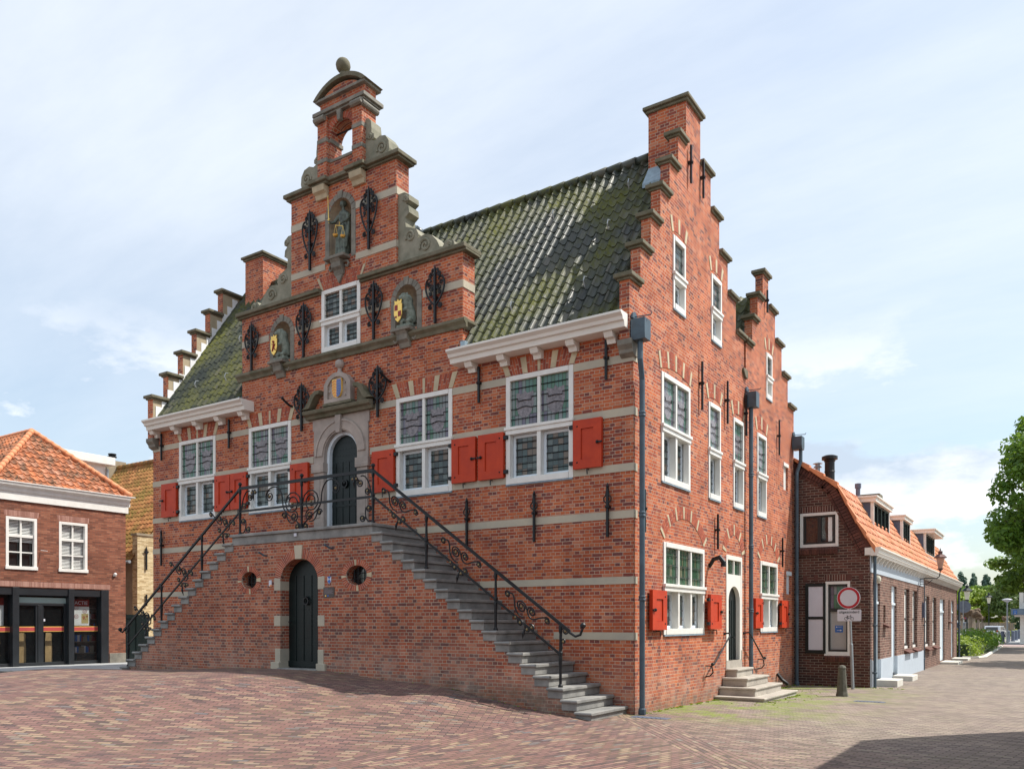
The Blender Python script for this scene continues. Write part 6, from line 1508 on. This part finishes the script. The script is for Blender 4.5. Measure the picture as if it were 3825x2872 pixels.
# planting-bed kerb and street end
mb=MB(IDENT); mb.tube([(2.3,36.9,-.2),(3.0,37.0,-.19),(3.25,38.5,-.19),(3.15,46,-.2),(3.05,55,-.2),(2.9,63,-.2)],.10,6); tag(mb.build('kerb','concrete',None),kind='structure')
mb=MB(IDENT); mb.quad((2.9,70.5,-.19),(12,70.5,-.19),(12,110,-.19),(2.2,110,-.19)); tag(mb.build('pavement',mp,None,recalc=False),kind='structure')
mb=MB(IDENT); mb.quad((-.9,64,-.215),(5,64,-.215),(5,71,-.215),(-.9,71,-.215)); tag(mb.build('road',simple('pink_asphalt',(.36,.27,.25),.9),None,recalc=False),kind='structure')
mb=MB(IDENT); mb.quad((-14,64,-.218),(-.9,64,-.218),(2.1,108,-.218),(-14,108,-.218)); tag(mb.build('lawn',simple('short_grass',(.12,.20,.04),.95,var=.3),None,recalc=False),kind='structure')
# drain covers
for (x,y,w,d,l) in ((3.0,6.03,.32,.14,'flat dark drain cover in the paving right of the bollard'),(.45,-.25,.35,.12,'small drain slab at the foot of the corner pipe')):
    o=thing('drain_cover',l,'drain cover',(x,y,gz(x,y))); mb=MB(IDENT); z=gz(x,y)+.006; mb.box(x-w,x+w,y-d,y+d,z-.04,z); 
    for k in range(7): mb.box(x-w+.05+k*(2*w-.1)/7,x-w+.08+k*(2*w-.1)/7,y-d+.03,y+d-.03,z,z+.006)
    mb.build('grate','slate',o)
# weeds along wall and steps
mb=MB(IDENT); rnd=random.Random(4)
def tuft(x,y,s):
    z=gz(x,y)
    for k in range(rnd.randint(8,16)):
        a=rnd.uniform(0,6.28); h=s*rnd.uniform(.4,1); dx,dy=math.cos(a)*h*.8,math.sin(a)*h*.8; w=.006+s*.06
        mb.add([(x-w,y,z-.01),(x+w,y,z-.01),(x+dx+w,y+dy,z+h*.5),(x+dx*1.4,y+dy*1.4,z+h*.65)],[(0,1,2,3)])
for i in range(90): tuft(.06+abs(rnd.gauss(0,.05)),rnd.uniform(.2,4.2) if i%2 else rnd.uniform(7,11),rnd.uniform(.02,.055))
for i in range(60): tuft(rnd.uniform(.3,1.8),rnd.uniform(3.2,9),rnd.uniform(.012,.03))
for i in range(26): tuft(1.2+abs(rnd.gauss(0,.04)),rnd.uniform(4.3,7),rnd.uniform(.02,.06))
for i in range(40): tuft(rnd.uniform(-12,-.6),-1.42,rnd.uniform(.01,.03))
for i in range(40): tuft(rnd.uniform(0,3),HY-.05-abs(rnd.gauss(0,.05)),rnd.uniform(.02,.06))
tag(mb.build('weeds','leafy',None,recalc=False),'small weeds and moss tufts along the foot of the walls','weeds',kind='stuff')
# ------------------------------------------------------------------ WORLD, SUN, CAMERA
w=bpy.data.worlds.new('World'); scene.world=w; w.use_nodes=True; nt=w.node_tree; nt.nodes.clear(); t=NT(nt)
sun=Vector((1,.75,1.85)).normalized(); el=math.asin(sun.z); az=math.atan2(sun.x,sun.y)
out=nt.nodes.new('ShaderNodeOutputWorld'); bg=nt.nodes.new('ShaderNodeBackground'); nt.links.new(bg.outputs[0],out.inputs[0])
sky=nt.nodes.new('ShaderNodeTexSky'); sky.sky_type='NISHITA'; sky.sun_disc=False; sky.sun_elevation=el; sky.sun_rotation=az; sky.air_density=1.2; sky.dust_density=1.5; sky.ozone_density=2
tc=nt.nodes.new('ShaderNodeTexCoord'); V_=tc.outputs['Generated']; x,y,z=t.sep(V_)
zz=t.math('ADD',t.math('MAXIMUM',z,0.),.16); px=t.math('DIVIDE',x,zz); py=t.math('DIVIDE',y,zz)
pc=t.comb(px,t.math('MULTIPLY',py,1.0),0)
hi=t.noise(t.comb(t.math('MULTIPLY',px,.55),t.math('MULTIPLY',py,1.5),3.),1.3,7,.62)
veil=t.rng(hi,.22,.78,.45,.97)
cu=t.noise(t.comb(t.math('ADD',x,7.3),y,t.math('MULTIPLY',z,2.2)),3.4,10,.58); low=t.rng(z,.34,.22,0,1)
cum=t.math('MULTIPLY',t.rng(cu,.485,.54,0,1),low)
shade=t.rng(t.noise(t.comb(t.math('ADD',x,7.3),y,t.math('MULTIPLY',t.math('SUBTRACT',z,.03),2.2)),3.4,10,.58),.62,.50,0,1)
skc=t.mix(1.,sky.outputs[0],(1.35,1.42,1.42,1),'MULTIPLY')
ccol=t.mix(shade,(5.4,6.3,7.5,1),(10.3,10.4,10.6,1))
c=t.mix(t.math('MULTIPLY',t.math('MULTIPLY',veil,.92),t.rng(z,.04,.42,.30,1)),skc,(8.6,9.15,9.8,1)); c=t.mix(t.math('MULTIPLY',cum,.85),c,ccol)
nt.links.new(c,bg.inputs[0]); bg.inputs[1].default_value=.095
sd=bpy.data.lights.new('sun','SUN'); sd.energy=4.8; sd.angle=R(.53); sd.color=(1,.95,.87); so=bpy.data.objects.new('sun',sd); col.objects.link(so); so.rotation_euler=sun.to_track_quat('Z','Y').to_euler(); so.location=(10,10,40)
cd=bpy.data.cameras.new('camera'); cam=bpy.data.objects.new('camera',cd); col.objects.link(cam); cam.location=(6.4915,-13.8891,1.70); cam.rotation_euler=(R(90),0,R(33.456))
cd.sensor_width=36; cd.lens=28.885; cd.shift_y=.2324; cd.clip_end=4000; cd.clip_start=.1; scene.camera=cam
scene.render.engine='CYCLES'; scene.view_settings.view_transform='Standard'; scene.view_settings.look='None'; scene.view_settings.gamma=1; scene.view_settings.exposure=.35
for o in list(col.objects):                                   # parts hang under roots that keep to the ground
    if o.type=='MESH' and not o.data.polygons: bpy.data.objects.remove(o)
